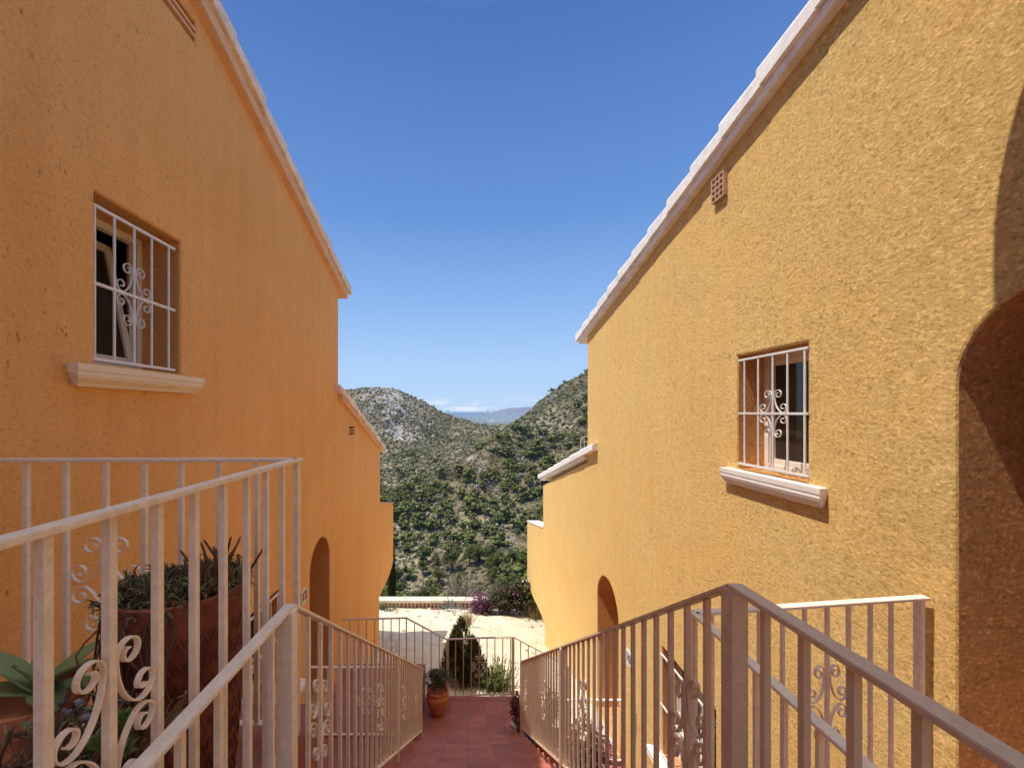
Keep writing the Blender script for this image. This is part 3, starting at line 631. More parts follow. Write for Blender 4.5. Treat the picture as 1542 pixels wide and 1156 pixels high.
# mixed bowl in front
mp_ = thing('plant_pot', 'low bowl of tangled dry stems, grey pebbles and a green rosette behind the near balusters', 'plant pot', (-1.06, 1.10, -1.49))
c = (-1.06, 1.10, -1.49)
obj('pot', MB().lathe(c, [(0.10, 0), (0.11, 0.02), (0.17, 0.40), (0.19, 0.47), (0.195, 0.52), (0.18, 0.522), (0.165, 0.47), (0.02, 0.46)], 40), M['terradark'], mp_, smooth=35)
obj('soil', MB().lathe(c, [(0.178, 0.48), (0.1, 0.54), (0.01, 0.56)], 24), M['soil'], mp_, smooth=True)
tw = MB(); sp = MB(); ro = MB(); pb = MB()
for k in range(120):
    a = random.uniform(0, 6.28); r = 0.17 * math.sqrt(random.random()); p = Vector((c[0] + r * math.cos(a), c[1] + r * math.sin(a), c[2] + 0.5)); pts = [p]; d = Vector((random.gauss(0, .5), random.gauss(0, .5), 1)).normalized()
    for q in range(5): d = (d + rv(0.35)).normalized(); p = p + d * random.uniform(.02, .05); pts.append(p)
    tw.tube(pts, random.uniform(.002, .0045), 4)
    for q in range(9): sp.leaf(pts[random.randrange(6)], rv(1), random.uniform(.02, .04), .008, seg=2, curl=.4)
def rosette(mb, q, R, n=22):
    for k in range(n):
        a = k * 2.4; el = 0.15 + 1.1 * k / n; d = Vector((math.cos(a) * math.cos(el), math.sin(a) * math.cos(el), math.sin(el)))
        mb.leaf(Vector(q) + d * 0.01, d, R * (1 - .4 * k / n), R * .5, curl=-.5, seg=4, fold=.25)
for q, R in (((-0.90, 1.07, -0.82), .045), ((-0.87, 1.03, -0.86), .04), ((-0.93, 1.03, -0.85), .04), ((-0.89, 1.0, -0.89), .035), ((-.86, 1.10, -.84), .035)): rosette(ro, q, R); tw.tube([(q[0], q[1], q[2]), (c[0] + (q[0] - c[0]) * .7, c[1] + (q[1] - c[1]) * .7, c[2] + .5)], .005, 5)
for k in range(24):
    p = Vector((c[0] - 0.08 + random.gauss(0, .06), c[1] + 0.1 + random.gauss(0, .05), c[2] + 0.56 + random.uniform(0, .08))); r = random.uniform(.007, .015)
    pb.lathe(p, [(0.001, -r), (r * .8, -r * .6), (r, 0), (r * .8, r * .6), (0.001, r)], 10, 0.06)
obj('dry_stems', tw, M['twig'], mp_); obj('dry_leaves', sp, M['succ'], mp_); obj('green_rosettes', ro, M['rosette'], mp_); obj('pebbles', pb, M['pebble'], mp_, smooth=True)['kind'] = 'stuff'

def bushy(mb, c, R, n, lw, ll, flat=1.0, shell=0.5, lobes=7, seed=None):
    L = [(Vector(c), 1.0)] + [(Vector(c) + Vector((random.uniform(-.6, .6) * R[0], random.uniform(-.6, .6) * R[1], random.uniform(-.45, .6) * R[2])), random.uniform(.4, .7)) for _ in range(lobes)]
    L[0] = (Vector(c), 0.75)
    for k in range(n):
        q, s_ = random.choice(L); d = rv(1).normalized(); rr = s_ * (shell + (1 - shell) * random.random()) * random.uniform(.85, 1.12)
        p = q + Vector((d.x * R[0] * rr, d.y * R[1] * rr, d.z * R[2] * rr)); dd = (d + rv(.5) + Vector((0, 0, .25))).normalized()
        mb.leaf(p, dd, ll * random.uniform(.6, 1.3), lw * random.uniform(.6, 1.3), curl=.4, seg=2)
# round pot on the landing
rp = thing('plant_pot', 'round bellied orange terracotta pot with a bushy jade plant on the lower landing', 'plant pot', (-0.515, 6.92, -5.05))
c = (-0.515, 6.92, -5.05)
obj('pot', MB().lathe(c, [(0.105, 0), (0.115, 0.01), (0.155, 0.12), (0.185, 0.24), (0.188, 0.30), (0.165, 0.345), (0.158, 0.35), (0.175, 0.362), (0.178, 0.385), (0.16, 0.388), (0.15, 0.35), (0.01, 0.34)], 40), M['terra'], rp, smooth=40)
lf = MB(); bushy(lf, (c[0], c[1], c[2] + .52), (.19, .19, .16), 900, .028, .04); obj('foliage', lf, M['bougleaf'], rp)
# landing edge plant
ep = thing('potted_plant', 'dark red leafed plant spilling beside the right end of the landing fence', 'plant', (0.92, 6.45, -5.05))
c = (0.76, 6.45, -5.05); obj('pot', MB().lathe(c, [(.06, 0), (.085, .16), (.09, .17), (.095, .19), (.08, .19), (.01, .17)], 24), M['white'], ep, smooth=40)
lf = MB(); bushy(lf, (c[0], c[1], c[2] + .28), (.13, .16, .26), 480, .035, .05); obj('foliage', lf, M['redleaf'], ep)
ep.location = c
for ch in ep.children: ch.location = -Vector(c)
# right lower shrubs in pots
for i, (cx, cy, R, lab, mt, fl, n) in enumerate((
    (1.72, 5.95, (.42, .4, .55), 'dark red shrub dotted with pink flowers in front of the right doorway rail', 'redleaf', 'pinkfl', 2200),
    (2.15, 4.95, (.22, .25, .30), 'small leafy shrub with pink flowers under the lower right window', 'shrubleaf', 'pinkfl', 700),
    (1.30, 7.0, (.28, .25, .40), 'olive green shrub behind the lower end of the right handrail', 'bougleaf', None, 1000))):
    t = thing('potted_shrub', lab, 'shrub', (cx, cy, -5.9))
    obj('pot', MB().lathe((cx, cy, -5.9), [(.13, 0), (.19, .38), (.21, .40), (.22, .45), (.19, .45), (.02, .42)], 28), M['terra'], t, smooth=40)
    zc = -5.9 + .45 + R[2] * .9
    stm = MB()
    for k in range(7): stm.tube([(cx, cy, -5.5), (cx + random.uniform(-.5, .5) * R[0], cy + random.uniform(-.5, .5) * R[1], zc)], [.012, .006], 5)
    obj('stem', stm, M['bark'], t)
    lf = MB(); bushy(lf, (cx, cy, zc), R, n, .035, .055); obj('foliage', lf, M[mt], t)
    if fl: f2 = MB(); bushy(f2, (cx, cy, zc), (R[0] * 1.04, R[1] * 1.04, R[2] * 1.04), 260, .03, .03, shell=.85); obj('flowers', f2, M[fl], t)

# conifer shrub + bright bush behind the fence
def cypress(loc, H, R, lab, mat, n=3800, tips=3, nm='cypress_shrub', grp=None):
    t = thing(nm, lab, 'shrub', loc, grp); c = Vector(loc); lf = MB(); tr = MB()
    tr.tube([c, c + Vector((0, 0, H * .55))], [R * .14, R * .03], 6)
    tp = [(0.0, 0.0, 1.0)] + [(random.uniform(-.5, .5) * R, random.uniform(-.4, .4) * R, random.uniform(.7, .92)) for _ in range(tips)]
    for k in range(n):
        ox, oy, hs = random.choice(tp); t_ = random.random() ** 0.8; a = random.uniform(0, 6.28)
        rr = R * (0.62 if hs < 1 else .8) * (math.sin(PI * (0.16 + 0.84 * t_)) ** .6) * (1 - t_ ** 3 * .6) * random.uniform(.55, 1.08)
        p = c + Vector((ox + rr * math.cos(a), oy + rr * math.sin(a), H * hs * t_)); d = Vector((math.cos(a) * .5, math.sin(a) * .5, 1)) + rv(.25)
        lf.leaf(p, d, H * random.uniform(.03, .07), H * .012, seg=2)
    obj('trunk', tr, M['bark'], t); obj('crown', lf, mat, t); return t
cypress((-0.14, 8.3, -5.9), 1.72, .50, 'dark conical conifer shrub standing just behind the landing fence', M['cypleaf'], 9000, 4)
gb = thing('bush', 'yellow green feathery bush right of the dark conifer behind the landing fence', 'shrub', (0.55, 8.15, -5.85))
lf = MB()
for k in range(150):
    d0 = (Vector((random.gauss(0, .32), random.gauss(0, .3), 1))).normalized(); L_ = random.uniform(.5, .95); p = Vector((.52 + random.gauss(0, .08), 8.15 + random.gauss(0, .08), -5.85))
    for q in range(26): lf.leaf(p + d0 * L_ * (0.25 + .75 * q / 26), (d0 + rv(.5)).normalized(), .07, .018, seg=2)
obj('foliage', lf, M['brightleaf'], gb)

# ------------------------------------------------------------------ ground behind: rubble terrace, boundary wall, shrubs
def sand_z(x, y): return np.interp(y, [7, 8, 10, 12, 14, 18.4, 30], [-5.1, -5.25, -5.75, -6.45, -7.2, -8.74, -9.0]) - np.clip((x + 0.5) * .22, 0, .7) * np.interp(y, [7, 14, 18], [1, 1, 0])
xs_ = np.linspace(-14, 16, 160); ys_ = np.linspace(7.34, 18.6, 90); mb = MB()
from mathutils import noise as mn
for y_ in ys_:
    for x_ in xs_: mb.v.append((x_, y_, float(sand_z(x_, y_)) + 0.10 * mn.fractal(Vector((x_ * .9, y_ * .9, 0)), 0.9, 2.0, 5)))
nx = len(xs_)
for j in range(len(ys_) - 1):
    for i in range(nx - 1): mb.f.append((j * nx + i, j * nx + i + 1, (j + 1) * nx + i + 1, (j + 1) * nx + i))
struct('sandy_ground', mb, M['sand'], smooth=True)
rk = MB()
for k in range(260):
    x_ = random.uniform(-3.5, 3.2); y_ = random.uniform(8, 18.3) if random.random() < .6 else random.uniform(15.5, 18.3); r = random.choice((.015, .02, .03, .04, .07)) * random.uniform(.6, 1.3); z_ = float(sand_z(x_, y_)) + r * .2
    rk.lathe((x_, y_, z_), [(0.01, -r * .6), (r * .9, -r * .3), (r, r * .1), (r * .6, r * .5), (0.01, r * .62)], 6, .15)
tag(obj('loose_stones', rk, plain('pale_stone', (0.5, 0.43, 0.33), .9, .35, 5)), 'loose pale stones scattered on the sandy ground', 'stones', kind='stuff')
bw_ = thing('boundary_wall', 'low boundary wall with pale coping and terracotta lattice at the far edge of the sand', 'wall', (-2.5, 18.2, -8.75))
xa, xb = -9.0, 2.2; zc = -8.27
obj('base', MB().box((xa, 18.12, -9.3), (xb, 18.4, -8.62)), M['brick'], bw_); obj('coping', MB().box((xa, 18.05, zc - .11), (xb, 18.47, zc)), plain('pale_coping', (.62, .54, .44), .85, .15, 3, .3, 20), bw_, bevel=.01)
lt = MB(); k = 0; x_ = xa
while x_ < xb - .16:
    lt.box((x_, 18.16, -8.62), (x_ + .055, 18.36, zc - .11)); lt.box((x_ + .055, 18.2, -8.62 + .085), (x_ + .17, 18.32, -8.62 + .115)); x_ += .17
obj('lattice', lt, M['brick'], bw_)
pr = thing('stone_pillar', 'squat stone pillar with a white cap beside the far corner of the right house', 'pillar', (2.62, 17.4, -8.7))
obj('shaft', MB().box((2.36, 17.2, -8.8), (3.1, 17.7, -7.33)), plain('rubble_stone', (.36, .31, .24), .95, .35, 5, .8, 12), pr, bevel=.02); obj('cap', MB().box((2.31, 17.15, -7.33), (3.15, 17.75, -7.24)), M['tileR'], pr, bevel=.01)
bg = thing('bougainvillea', 'bushy bougainvillea with a magenta flowering side by the boundary wall', 'shrub', (1.2, 17.1, -8.6))
lf = MB(); bushy(lf, (1.75, 17.2, -7.85), (1.0, .6, .78), 4200, .09, .11, lobes=12); bushy(lf, (.55, 17.1, -8.2), (.5, .45, .45), 1000, .08, .1); obj('foliage', lf, M['bougleaf'], bg)
f2 = MB(); bushy(f2, (.52, 16.95, -7.98), (.46, .4, .5), 1100, .07, .07, shell=.8); bushy(f2, (1.6, 16.9, -7.7), (.9, .5, .6), 170, .07, .07, shell=.95); obj('flowers', f2, M['magenta'], bg)
stm = MB()
for k in range(14): stm.tube([(1.1 + random.gauss(0, .3), 17.1, -8.7), (1.3 + random.gauss(0, .7), 17.1 + random.gauss(0, .2), -7.8)], [.03, .01], 5)
obj('stem', stm, M['bark'], bg)
def tuft(loc, H, n, lab, mat, spread=.5, w=.03, nm='grass_tuft', cat='plant'):
    lf = MB(); c = Vector(loc)
    for k in range(n): lf.leaf(c + Vector((random.gauss(0, .06), random.gauss(0, .06), 0)), Vector((random.gauss(0, spread), random.gauss(0, spread), 1)), H * random.uniform(.6, 1.1), w, curl=random.uniform(.1, .8), seg=4)
    o = obj(nm, lf, mat); return tag(o, lab, cat)
tuft((-.75, 17.5, -8.75), .85, 90, 'spiky grey green agave in front of the boundary wall', plain('agave_grey', (.12, .12, .1), .7, .3, 20), .55, .07, 'agave')
tuft((-3.2, 17.2, -8.72), .7, 60, 'thin dark plant in front of the left part of the boundary wall', M['shrubleaf'], .3, .04, 'young_shrub', 'shrub')
tuft((2.65, 16.7, -8.55), .9, 240, 'yellow dry grass below the stone pillar', M['drygrass'], .45, .02)
tuft((.0, 13.9, -7.2), .55, 70, 'dry brown weed growing on the sand in front of the bougainvillea', M['drygrass'], .3, .02, 'dry_weed')
gbush = MB()
for k in range(90):
    p = Vector((-.35 + random.gauss(0, .15), 18.9, -8.9)); pts = [p]; d = Vector((random.gauss(.1, .3), random.gauss(0, .3), 1)).normalized()
    for q in range(5): d = (d + rv(.18)).normalized(); p = p + d * .28; pts.append(p)
    gbush.tube(pts, [.02, .018, .014, .012, .009, .006], 4)
tag(obj('bare_bush', gbush, M['greyleaf']), 'bare pale grey bush behind the boundary wall left of the bougainvillea', 'shrub')
for (x_, y_, h_, n_, lab) in ((-3.75, 17.6, .5, 60, 'clump of dark green weeds at the foot of the left house'), ):
    lf = MB(); bushy(lf, (x_, y_, -8.5), (.35, .3, .4), 500, .06, .09); tag(obj('weed_clump', lf, M['shrubleaf']), lab, 'weeds')
cypress((-5.55, 30.0, -15.2), 5.3, .30, 'slim dark cypress tree beyond the boundary wall near the left house', M['cypleaf'], 2600, 0, 'cypress_tree')

# ------------------------------------------------------------------ hills
DIR = [(rng.uniform(0, 2 * PI), rng.uniform(0, 2 * PI)) for _ in range(40)]
def wnoise(x, y, wl, o=0, n=6):
    s_ = 0
    for k in range(n):
        a, ph = DIR[(o + k) % 40]; f = 2 * PI / wl * (0.75 + 0.5 * ((k * 37) % 10) / 10); s_ = s_ + np.sin((x * np.cos(a) + y * np.sin(a)) * f + ph + 1.3 * np.sin((x * np.sin(a) - y * np.cos(a)) * f * .6 + ph * 2))
    return s_ / n
def hz_(x, y):
    x = np.asarray(x, float); y = np.asarray(y, float)
    b = np.interp(y, [0, 18.6, 30, 60, 90, 130, 200, 300, 450, 600, 760, 1100, 1700], [-10, -10.2, -15, -33, -49, -57, -50, -43, -34, -27, -38, -70, -78])
    edge = np.clip((y - 18) / 60, 0, 1)
    left = 51 * np.exp(-((np.minimum(0, x + 118)) ** 2) / (2 * 150 ** 2) - ((np.maximum(0, x + 118)) ** 2) / (2 * 52 ** 2) - ((y - 600) ** 2) / (2 * 130 ** 2))
    left2 = 26 * np.exp(-((x + 95) ** 2) / (2 * 34 ** 2) - ((y - 430) ** 2) / (2 * 60 ** 2))
    xr_ = np.minimum(0, x - 105)
    right = 73 * np.exp(-(xr_ ** 2) / (2 * 45 ** 2) - ((y - 330) ** 2) / (2 * 115 ** 2))
    shelf = 12 / (1 + np.exp((x - 22) / 16)) * np.exp(-((y - 560) ** 2) / (2 * 60 ** 2))
    n_ = wnoise(x, y, 120, 0) * 5 + wnoise(x, y, 45, 7) * 2.6 + wnoise(x, y, 17, 13) * 1.1 + wnoise(x, y, 7, 21) * .4
    far = np.clip((y - 100) / 200, 0.25, 1)
    cl = 9 / (1 + np.exp(-((x + 78) * -0.35 + wnoise(x, y, 30, 3) * 1.5))) * np.exp(-((y - 440) ** 2) / (2 * 45 ** 2)) * np.exp(-np.maximum(0, -(x + 78)) / 40)
    s_ = (x - 105) * -.729 + (y - 330) * -.685; dp = (x - 105) * -.685 + (y - 330) * .729 + wnoise(x, y, 60, 27) * 9
    zc = np.interp(s_, [-60, 0, 96, 134, 188, 226, 320], [26, 25, -8, -20, -41, -53, -66])
    spur = zc - np.where(dp > 0, dp * .62, -dp * .34) + wnoise(x, y, 28, 15) * 1.8 + wnoise(x, y, 12, 6) * .7
    h0_ = b + (shelf + left + left2 * .35 + right + n_ * far + cl) * edge
    return np.where(y > 95, 2.5 * np.logaddexp(h0_ / 2.5, spur / 2.5), h0_)
rows = np.concatenate([np.linspace(18.65, 100, 40), np.geomspace(102, 1700, 330)])
cols = np.concatenate([np.linspace(-1.6, -.42, 40), np.linspace(-.4, .5, 300), np.linspace(.52, 1.7, 40)])
YY, AA = np.meshgrid(rows, cols, indexing='ij'); XX = AA * (YY + 14)
ZZ = hz_(XX, YY)
nr, nc = XX.shape; V = np.stack([XX, YY, ZZ], -1).reshape(-1, 3)
idx = np.arange(nr * nc).reshape(nr, nc); F = np.stack([idx[:-1, :-1], idx[:-1, 1:], idx[1:, 1:], idx[1:, :-1]], -1).reshape(-1, 4)
def np_mesh(name, V, F, mat, smooth=False):
    me = bpy.data.meshes.new(name); me.vertices.add(len(V)); me.vertices.foreach_set('co', V.astype(np.float32).ravel())
    k = F.shape[1]; me.loops.add(F.size); me.loops.foreach_set('vertex_index', F.astype(np.int32).ravel())
    me.polygons.add(len(F)); me.polygons.foreach_set('loop_start', np.arange(0, F.size, k, dtype=np.int32)); me.update(calc_edges=True); me.validate()
    if smooth: me.polygons.foreach_set('use_smooth', [True] * len(me.polygons))
    me.materials.append(mat); o = bpy.data.objects.new(name, me); COL.objects.link(o); return o
hill = tag(np_mesh('hillside', V, F, M['hill'], True), kind='structure')
def rockmask(x, y):
    a = x / y
    cliff = np.exp(-((a + .17) ** 2) / (2 * .035 ** 2)) * np.clip((wnoise(x, y, 60, 5) + wnoise(x, y, 22, 9) + .35) * 1.6, 0, 1) * np.clip((y - 330) / 60, 0, 1)
    top = np.exp(-((a + .21) ** 2) / (2 * .04 ** 2)) * np.clip((y - 380) / 60, 0, 1) * np.clip(wnoise(x, y, 26, 11) * 2 + .7, 0, 1)
    oth = np.clip((wnoise(x, y, 40, 17) + wnoise(x, y, 14, 23)) * 1.8 - 1.15, 0, 1) * .8
    return np.clip(np.maximum(np.maximum(cliff, top * .9), oth), 0, 1)
at_ = hill.data.attributes.new('rock', 'FLOAT', 'POINT'); at_.data.foreach_set('value', rockmask(V[:, 0], V[:, 1]).astype(np.float32))

# unit shapes for the scrub
def ico(sub):
    bm = bmesh.new(); bmesh.ops.create_icosphere(bm, subdivisions=sub, radius=1.0); v = np.array([p.co[:] for p in bm.verts]); f = np.array([[q.index for q in g.verts] for g in bm.faces]); bm.free(); return v, f
I1, F1 = ico(1); I2, F2 = ico(2)
def scatter(name, P, R, squash, base, faces, mat, jit=.28, label=None):
    n = len(P); k = len(base)
    Vv = base[None] * (1 + rng.normal(0, jit, (n, k, 1))); Vv[:, :, 2] *= squash[:, None]
    th = rng.uniform(0, 2 * PI, n); c_, s_ = np.cos(th)[:, None], np.sin(th)[:, None]
    x = Vv[:, :, 0] * c_ - Vv[:, :, 1] * s_; y = Vv[:, :, 0] * s_ + Vv[:, :, 1] * c_
    Vv = np.stack([x, y, Vv[:, :, 2]], -1) * R[:, None, None] + P[:, None, :]
    Ff = faces[None] + (np.arange(n) * k)[:, None, None]
    return tag(np_mesh(name, Vv.reshape(-1, 3), Ff.reshape(-1, 3), mat), label, 'scrub', kind='stuff')
def pts_in(n, y0, y1, a0=-.42, a1=.5):
    y = np.sqrt(rng.uniform(y0 ** 2, y1 ** 2, n)); a = rng.uniform(a0, a1, n); return a * y, y
P_, R_ = [], []
for n, y0, y1, r0, r1 in ((16000, 70, 260, .25, 1.0), (34000, 230, 480, .3, 1.35), (24000, 450, 820, .5, 1.8)):
    x, y = pts_in(n, y0, y1); rm = rockmask(x, y); dens = np.clip(.92 + wnoise(x, y, 38, 2) * .7 + wnoise(x, y, 15, 29) * .4, .08, 1)
    keep = (rng.uniform(0, 1, n) < dens) & (rng.uniform(0, 1, n) > rm * .85); x, y = x[keep], y[keep]
    r = r0 + (r1 - r0) * rng.uniform(0, 1, len(x)) ** 1.8; P_.append(np.stack([x, y, hz_(x, y) + r * .35], -1)); R_.append(r)
P_ = np.concatenate(P_); R_ = np.concatenate(R_)
nearm = P_[:, 1] < 250
Pn = np.repeat(P_[nearm], 7, 0); Rn = np.repeat(R_[nearm], 7); Pn = Pn + rng.normal(0, .5, Pn.shape) * Rn[:, None] * np.array([1, 1, .45]); Rn = Rn * rng.uniform(.22, .5, len(Rn))
scatter('hill_scrub', np.concatenate([P_[~nearm], Pn]), np.concatenate([R_[~nearm], Rn]), rng.uniform(.5, .95, (~nearm).sum() + len(Pn)), I1, F1, M['scrub'], .33, 'low dark scrub covering the slopes of the valley')
# pine woods, each crown a cluster of lumps, too many to tell apart
P_, R_ = [], []
for n, y0, y1, h0, h1 in ((1000, 85, 260, 1.6, 3.6), (900, 260, 480, 1.6, 3.2), (420, 480, 720, 1.8, 3.4)):
    x, y = pts_in(n, y0, y1); dn = wnoise(x, y, 70, 19) + wnoise(x, y, 30, 31) * .6 - np.clip((y - 260) / 500, 0, .35) + .32 - .25 * (y > 240); keep = (dn > 0) & (rockmask(x, y) < .4); x, y = x[keep], y[keep]
    for xx, yy, zz in zip(x, y, hz_(x, y)):
        H = rng.uniform(h0, h1) * (1.15 if rng.random() < .3 else .85); m_ = 34 if yy < 260 else 14
        o = rng.normal(0, .42, (m_, 3)) * np.array([H, H, H * .6]); P_.append(np.array([xx, yy, zz + H * .95]) + o); R_.append(rng.uniform(.13, .30, m_) * H)
scatter('pine_wood', np.concatenate(P_), np.concatenate(R_), np.full(sum(len(r) for r in R_), .7), I1, F1, M['pine'], .4, 'pine woods in patches on the far slopes')
x, y = pts_in(2600, 90, 480); k_ = wnoise(x, y, 32, 33) > .12; x, y = x[k_], y[k_]; r = rng.uniform(.6, 1.5, len(x))
x = np.repeat(x, 6) + rng.normal(0, .7, len(x) * 6); y = np.repeat(y, 6) + rng.normal(0, .7, len(y) * 6); r = np.repeat(r, 6) * rng.uniform(.25, .6, len(x))
scatter('bare_scrub', np.stack([x, y, hz_(x, y) + r * 1.3], -1), r, np.full(len(x), .8), I1, F1, M['greyscrub'], .35, 'pale bare scrub between the pines')
x, y = pts_in(2600, 100, 620); rm = rockmask(x, y); k_ = rng.uniform(0, 1, len(x)) < rm ** .7; x, y = x[k_], y[k_]; r = rng.uniform(.5, 2.6, len(x)) * np.clip(y / 400, .4, 1.2)
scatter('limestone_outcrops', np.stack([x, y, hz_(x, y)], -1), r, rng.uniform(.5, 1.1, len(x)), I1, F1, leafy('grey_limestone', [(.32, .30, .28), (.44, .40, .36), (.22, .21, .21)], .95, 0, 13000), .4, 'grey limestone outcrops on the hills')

# nearest pines, each its own tree
def pine_proto(seed, R, H):
    random.seed(seed); t = thing('pine_tree', 'pine tree with a rounded green crown on the slope just beyond the boundary wall', 'tree', (0, 0, 0), 'pine trees on the near slope')
    tr = MB().tube([(0, 0, -.8), (.1, 0, H * .3), (.25, .1, H * .62)], [.2, .15, .07], 7)
    lob = []
    for k in range(15):
        a = random.uniform(0, 6.28); rr = R * random.uniform(.1, .72); z_ = H * random.uniform(.42, .9); rr *= (1.15 - (z_ / H - .5)); lob.append((Vector((rr * math.cos(a), rr * math.sin(a), z_)), R * random.uniform(.22, .42)))
        tr.tube([(.15, .05, H * .35), lob[-1][0]], [.07, .02], 4)
    lf = MB()
    for k in range(2600):
        q, s_ = random.choice(lob); d = rv(1).normalized(); d.z *= .75; p = q + d * s_ * random.uniform(.6, 1.1); lf.quad(p, d + rv(.5), .34 * random.uniform(.6, 1.4), .22)
    obj('trunk', tr, M['bark'], t, local=True); obj('crown', lf, M['pine'], t, local=True); return t
protos = [pine_proto(11, 2.2, 5.2), pine_proto(12, 2.7, 6.0), pine_proto(13, 1.9, 4.6)]
random.seed(5); used = [False] * 3; placed = []
tries = 0
while len(placed) < 75 and tries < 9000:
    tries += 1; yy = random.uniform(92, 150); aa = random.uniform(-.24, .21); xx = aa * yy
    if any((xx - p[0]) ** 2 + (yy - p[1]) ** 2 < 3.0 ** 2 for p in placed): continue
    if wnoise(xx, yy, 26, 12) < -.38: continue
    placed.append((xx, yy)); i = random.randrange(3); z_ = float(hz_(xx, yy)); s_ = random.uniform(.75, 1.4)
    if not used[i]: t = protos[i]; used[i] = True
    else:
        t = protos[i].copy(); COL.objects.link(t)
        for ch in protos[i].children:
            c2 = ch.copy(); COL.objects.link(c2); c2.parent = t
    t.location = (xx, yy, z_ - .3); t.rotation_euler = (0, 0, random.uniform(0, 6.28)); t.scale = (s_, s_, s_)

# ------------------------------------------------------------------ far plain, sea, mountain, city
struct('far_plain', MB().add([(-40000, -3000, -72), (40000, -3000, -72), (40000, 7200, -72), (-40000, 7200, -72)], [(0, 1, 2, 3)]), M['plain'])
struct('sea', MB().add([(-90000, 7190, -76), (90000, 7190, -76), (90000, 120000, -76), (-90000, 120000, -76)], [(0, 1, 2, 3)]), M['sea'])
xs_ = np.linspace(300, 3300, 120); mb = MB(); n = len(xs_)
prof_x = [300, 620, 900, 1150, 1500, 1900, 2150, 2280, 2500, 3300]; prof_h = [0, 45, 120, 165, 185, 205, 215, 190, 60, 0]
for (fy, fh) in ((10200, 0), (10700, .45), (11000, .95), (11600, 1.0), (12600, .2)):
    for i, x_ in enumerate(xs_): mb.v.append((x_, fy, -80 + fh * 1.12 * (np.interp(x_, prof_x, prof_h) + 10 * mn.fractal(Vector((x_ * .01, fy * .003, 0)), .8, 2, 4))))
for j in range(4):
    for i in range(n - 1): mb.f.append((j * n + i, j * n + i + 1, (j + 1) * n + i + 1, (j + 1) * n + i))
struct('far_mountain', mb, M['mountain'], smooth=True)
random.seed(21)
for k in range(34):
    u_ = random.uniform(-95, 40) if k < 26 else random.uniform(40, 75); Y_ = random.uniform(5600, 6800); x_ = u_ / 620 * Y_; w_ = random.uniform(9, 20); h_ = random.choice((50, 70, 85, 110, 60)) * random.uniform(.8, 1.2)
    tb = MB().box((x_ - w_, Y_ - w_, -72), (x_ + w_, Y_ + w_, -72 + h_)).box((x_ - w_ * .4, Y_ - w_ * .4, -72 + h_), (x_ + w_ * .4, Y_ + w_ * .4, -68 + h_))
    tag(obj('distant_tower', tb, M['farwhite']), 'pale high rise tower standing in the hazy city on the horizon', 'tower block', 'towers of the distant city')
ct = MB()
for k in range(900):
    Y_ = random.uniform(2600, 6600); u_ = random.gauss(75, 45) if random.random() < .7 else random.uniform(-90, 120); x_ = u_ / 620 * Y_; w_ = random.uniform(5, 16); h_ = random.uniform(6, 16); ct.box((x_ - w_, Y_ - w_ * .7, -72), (x_ + w_, Y_ + w_ * .7, -72 + h_))
tag(obj('distant_town', ct, M['farwhite']), 'white houses scattered over the far plain', 'town', kind='stuff')

# ------------------------------------------------------------------ light, sky, camera
K, Rr = 2.45, 0.15
d = Vector((1, Rr, -K)).normalized()        # travel direction of sunlight
sun = bpy.data.lights.new('Sun', 'SUN'); sun.energy = 5.0; sun.angle = math.radians(0.53); sun.color = (1.0, 0.93, 0.82)
so = bpy.data.objects.new('Sun', sun); COL.objects.link(so); so.rotation_euler = d.to_track_quat('-Z', 'Y').to_euler(); so.location = (-5, -2, 12)
w = bpy.data.worlds.new('World'); S.world = w; w.use_nodes = True; nt = w.node_tree; nt.nodes.clear()
sky = nt.nodes.new('ShaderNodeTexSky'); sky.sky_type = 'NISHITA'; sky.sun_disc = False
el = math.asin(-d.z); az = math.atan2(-d.x, -d.y)
sky.sun_elevation = el; sky.sun_rotation = az; sky.altitude = 100; sky.air_density = 1.0; sky.dust_density = 0.6; sky.ozone_density = 2.5
bgd = nt.nodes.new('ShaderNodeBackground'); bgd.inputs[1].default_value = 0.15
wo = nt.nodes.new('ShaderNodeOutputWorld')
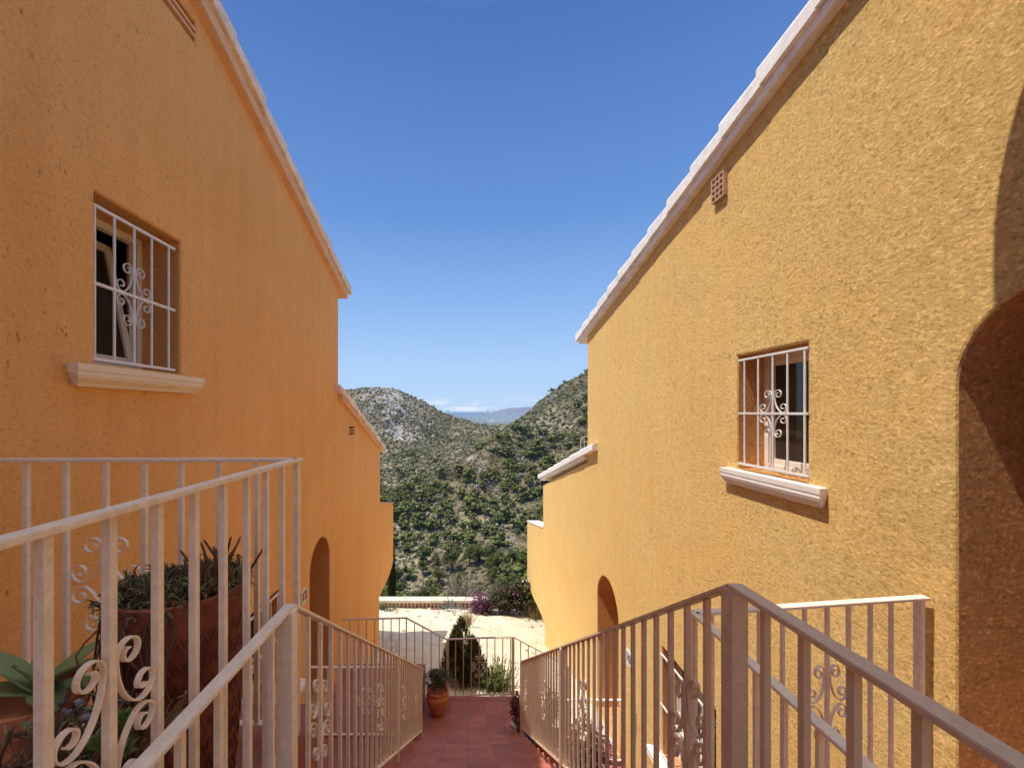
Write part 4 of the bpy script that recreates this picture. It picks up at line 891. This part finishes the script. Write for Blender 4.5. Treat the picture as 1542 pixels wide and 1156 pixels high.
tc = nt.nodes.new('ShaderNodeTexCoord'); sx = nt.nodes.new('ShaderNodeSeparateXYZ'); nt.links.new(tc.outputs['Generated'], sx.inputs[0])
mpg = nd(nt, 'ShaderNodeMapping'); mpg.inputs['Scale'].default_value = (9, 9, 70); nt.links.new(tc.outputs['Generated'], mpg.inputs[0])
cn = noise(nt, mpg.outputs[0], 1.3, 7, .55)
cr = ramp(nt, cn, [(.47, (0, 0, 0)), (.66, (1, 1, 1))])
band = ramp(nt, sx.outputs['Z'], [(0.0, (.5, .5, .5)), (.012, (1, 1, 1)), (.03, (.35, .35, .35)), (.05, (0, 0, 0))])
mul = nd(nt, 'ShaderNodeMath', operation='MULTIPLY'); nt.links.new(cr.outputs[0], mul.inputs[0]); nt.links.new(band.outputs[0], mul.inputs[1])
grad = ramp(nt, sx.outputs['Z'], [(0.0, (.50, .70, .97)), (.11, (.42, .64, .97)), (.25, (.27, .48, .88)), (.42, (.145, .315, .72)), (.70, (.078, .18, .52)), (.80, (.20, .34, .70)), (.90, (.95, 1.05, 1.25))])  # top stops: unseen zenith brightened to lift the shade below
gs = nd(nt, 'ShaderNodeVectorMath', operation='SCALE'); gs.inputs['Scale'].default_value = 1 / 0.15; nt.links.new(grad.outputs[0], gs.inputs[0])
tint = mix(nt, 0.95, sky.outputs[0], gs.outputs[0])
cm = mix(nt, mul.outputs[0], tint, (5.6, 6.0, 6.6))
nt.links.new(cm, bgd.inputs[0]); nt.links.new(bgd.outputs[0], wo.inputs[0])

cam = bpy.data.cameras.new('Camera'); co_ = bpy.data.objects.new('Camera', cam); COL.objects.link(co_); S.camera = co_
co_.location = (0, 0, 0); co_.rotation_euler = (PI / 2, 0, 0)
cam.sensor_width = 36; cam.lens = 620 / 1542 * 36; cam.shift_x = 66 / 1542; cam.shift_y = 42 / 1542; cam.clip_start = 0.02; cam.clip_end = 300000
S.view_settings.view_transform = 'Standard'; S.view_settings.look = 'None'; S.view_settings.exposure = 0
S.cycles.max_bounces = 6; S.cycles.diffuse_bounces = 5; S.cycles.glossy_bounces = 2; S.cycles.transmission_bounces = 2
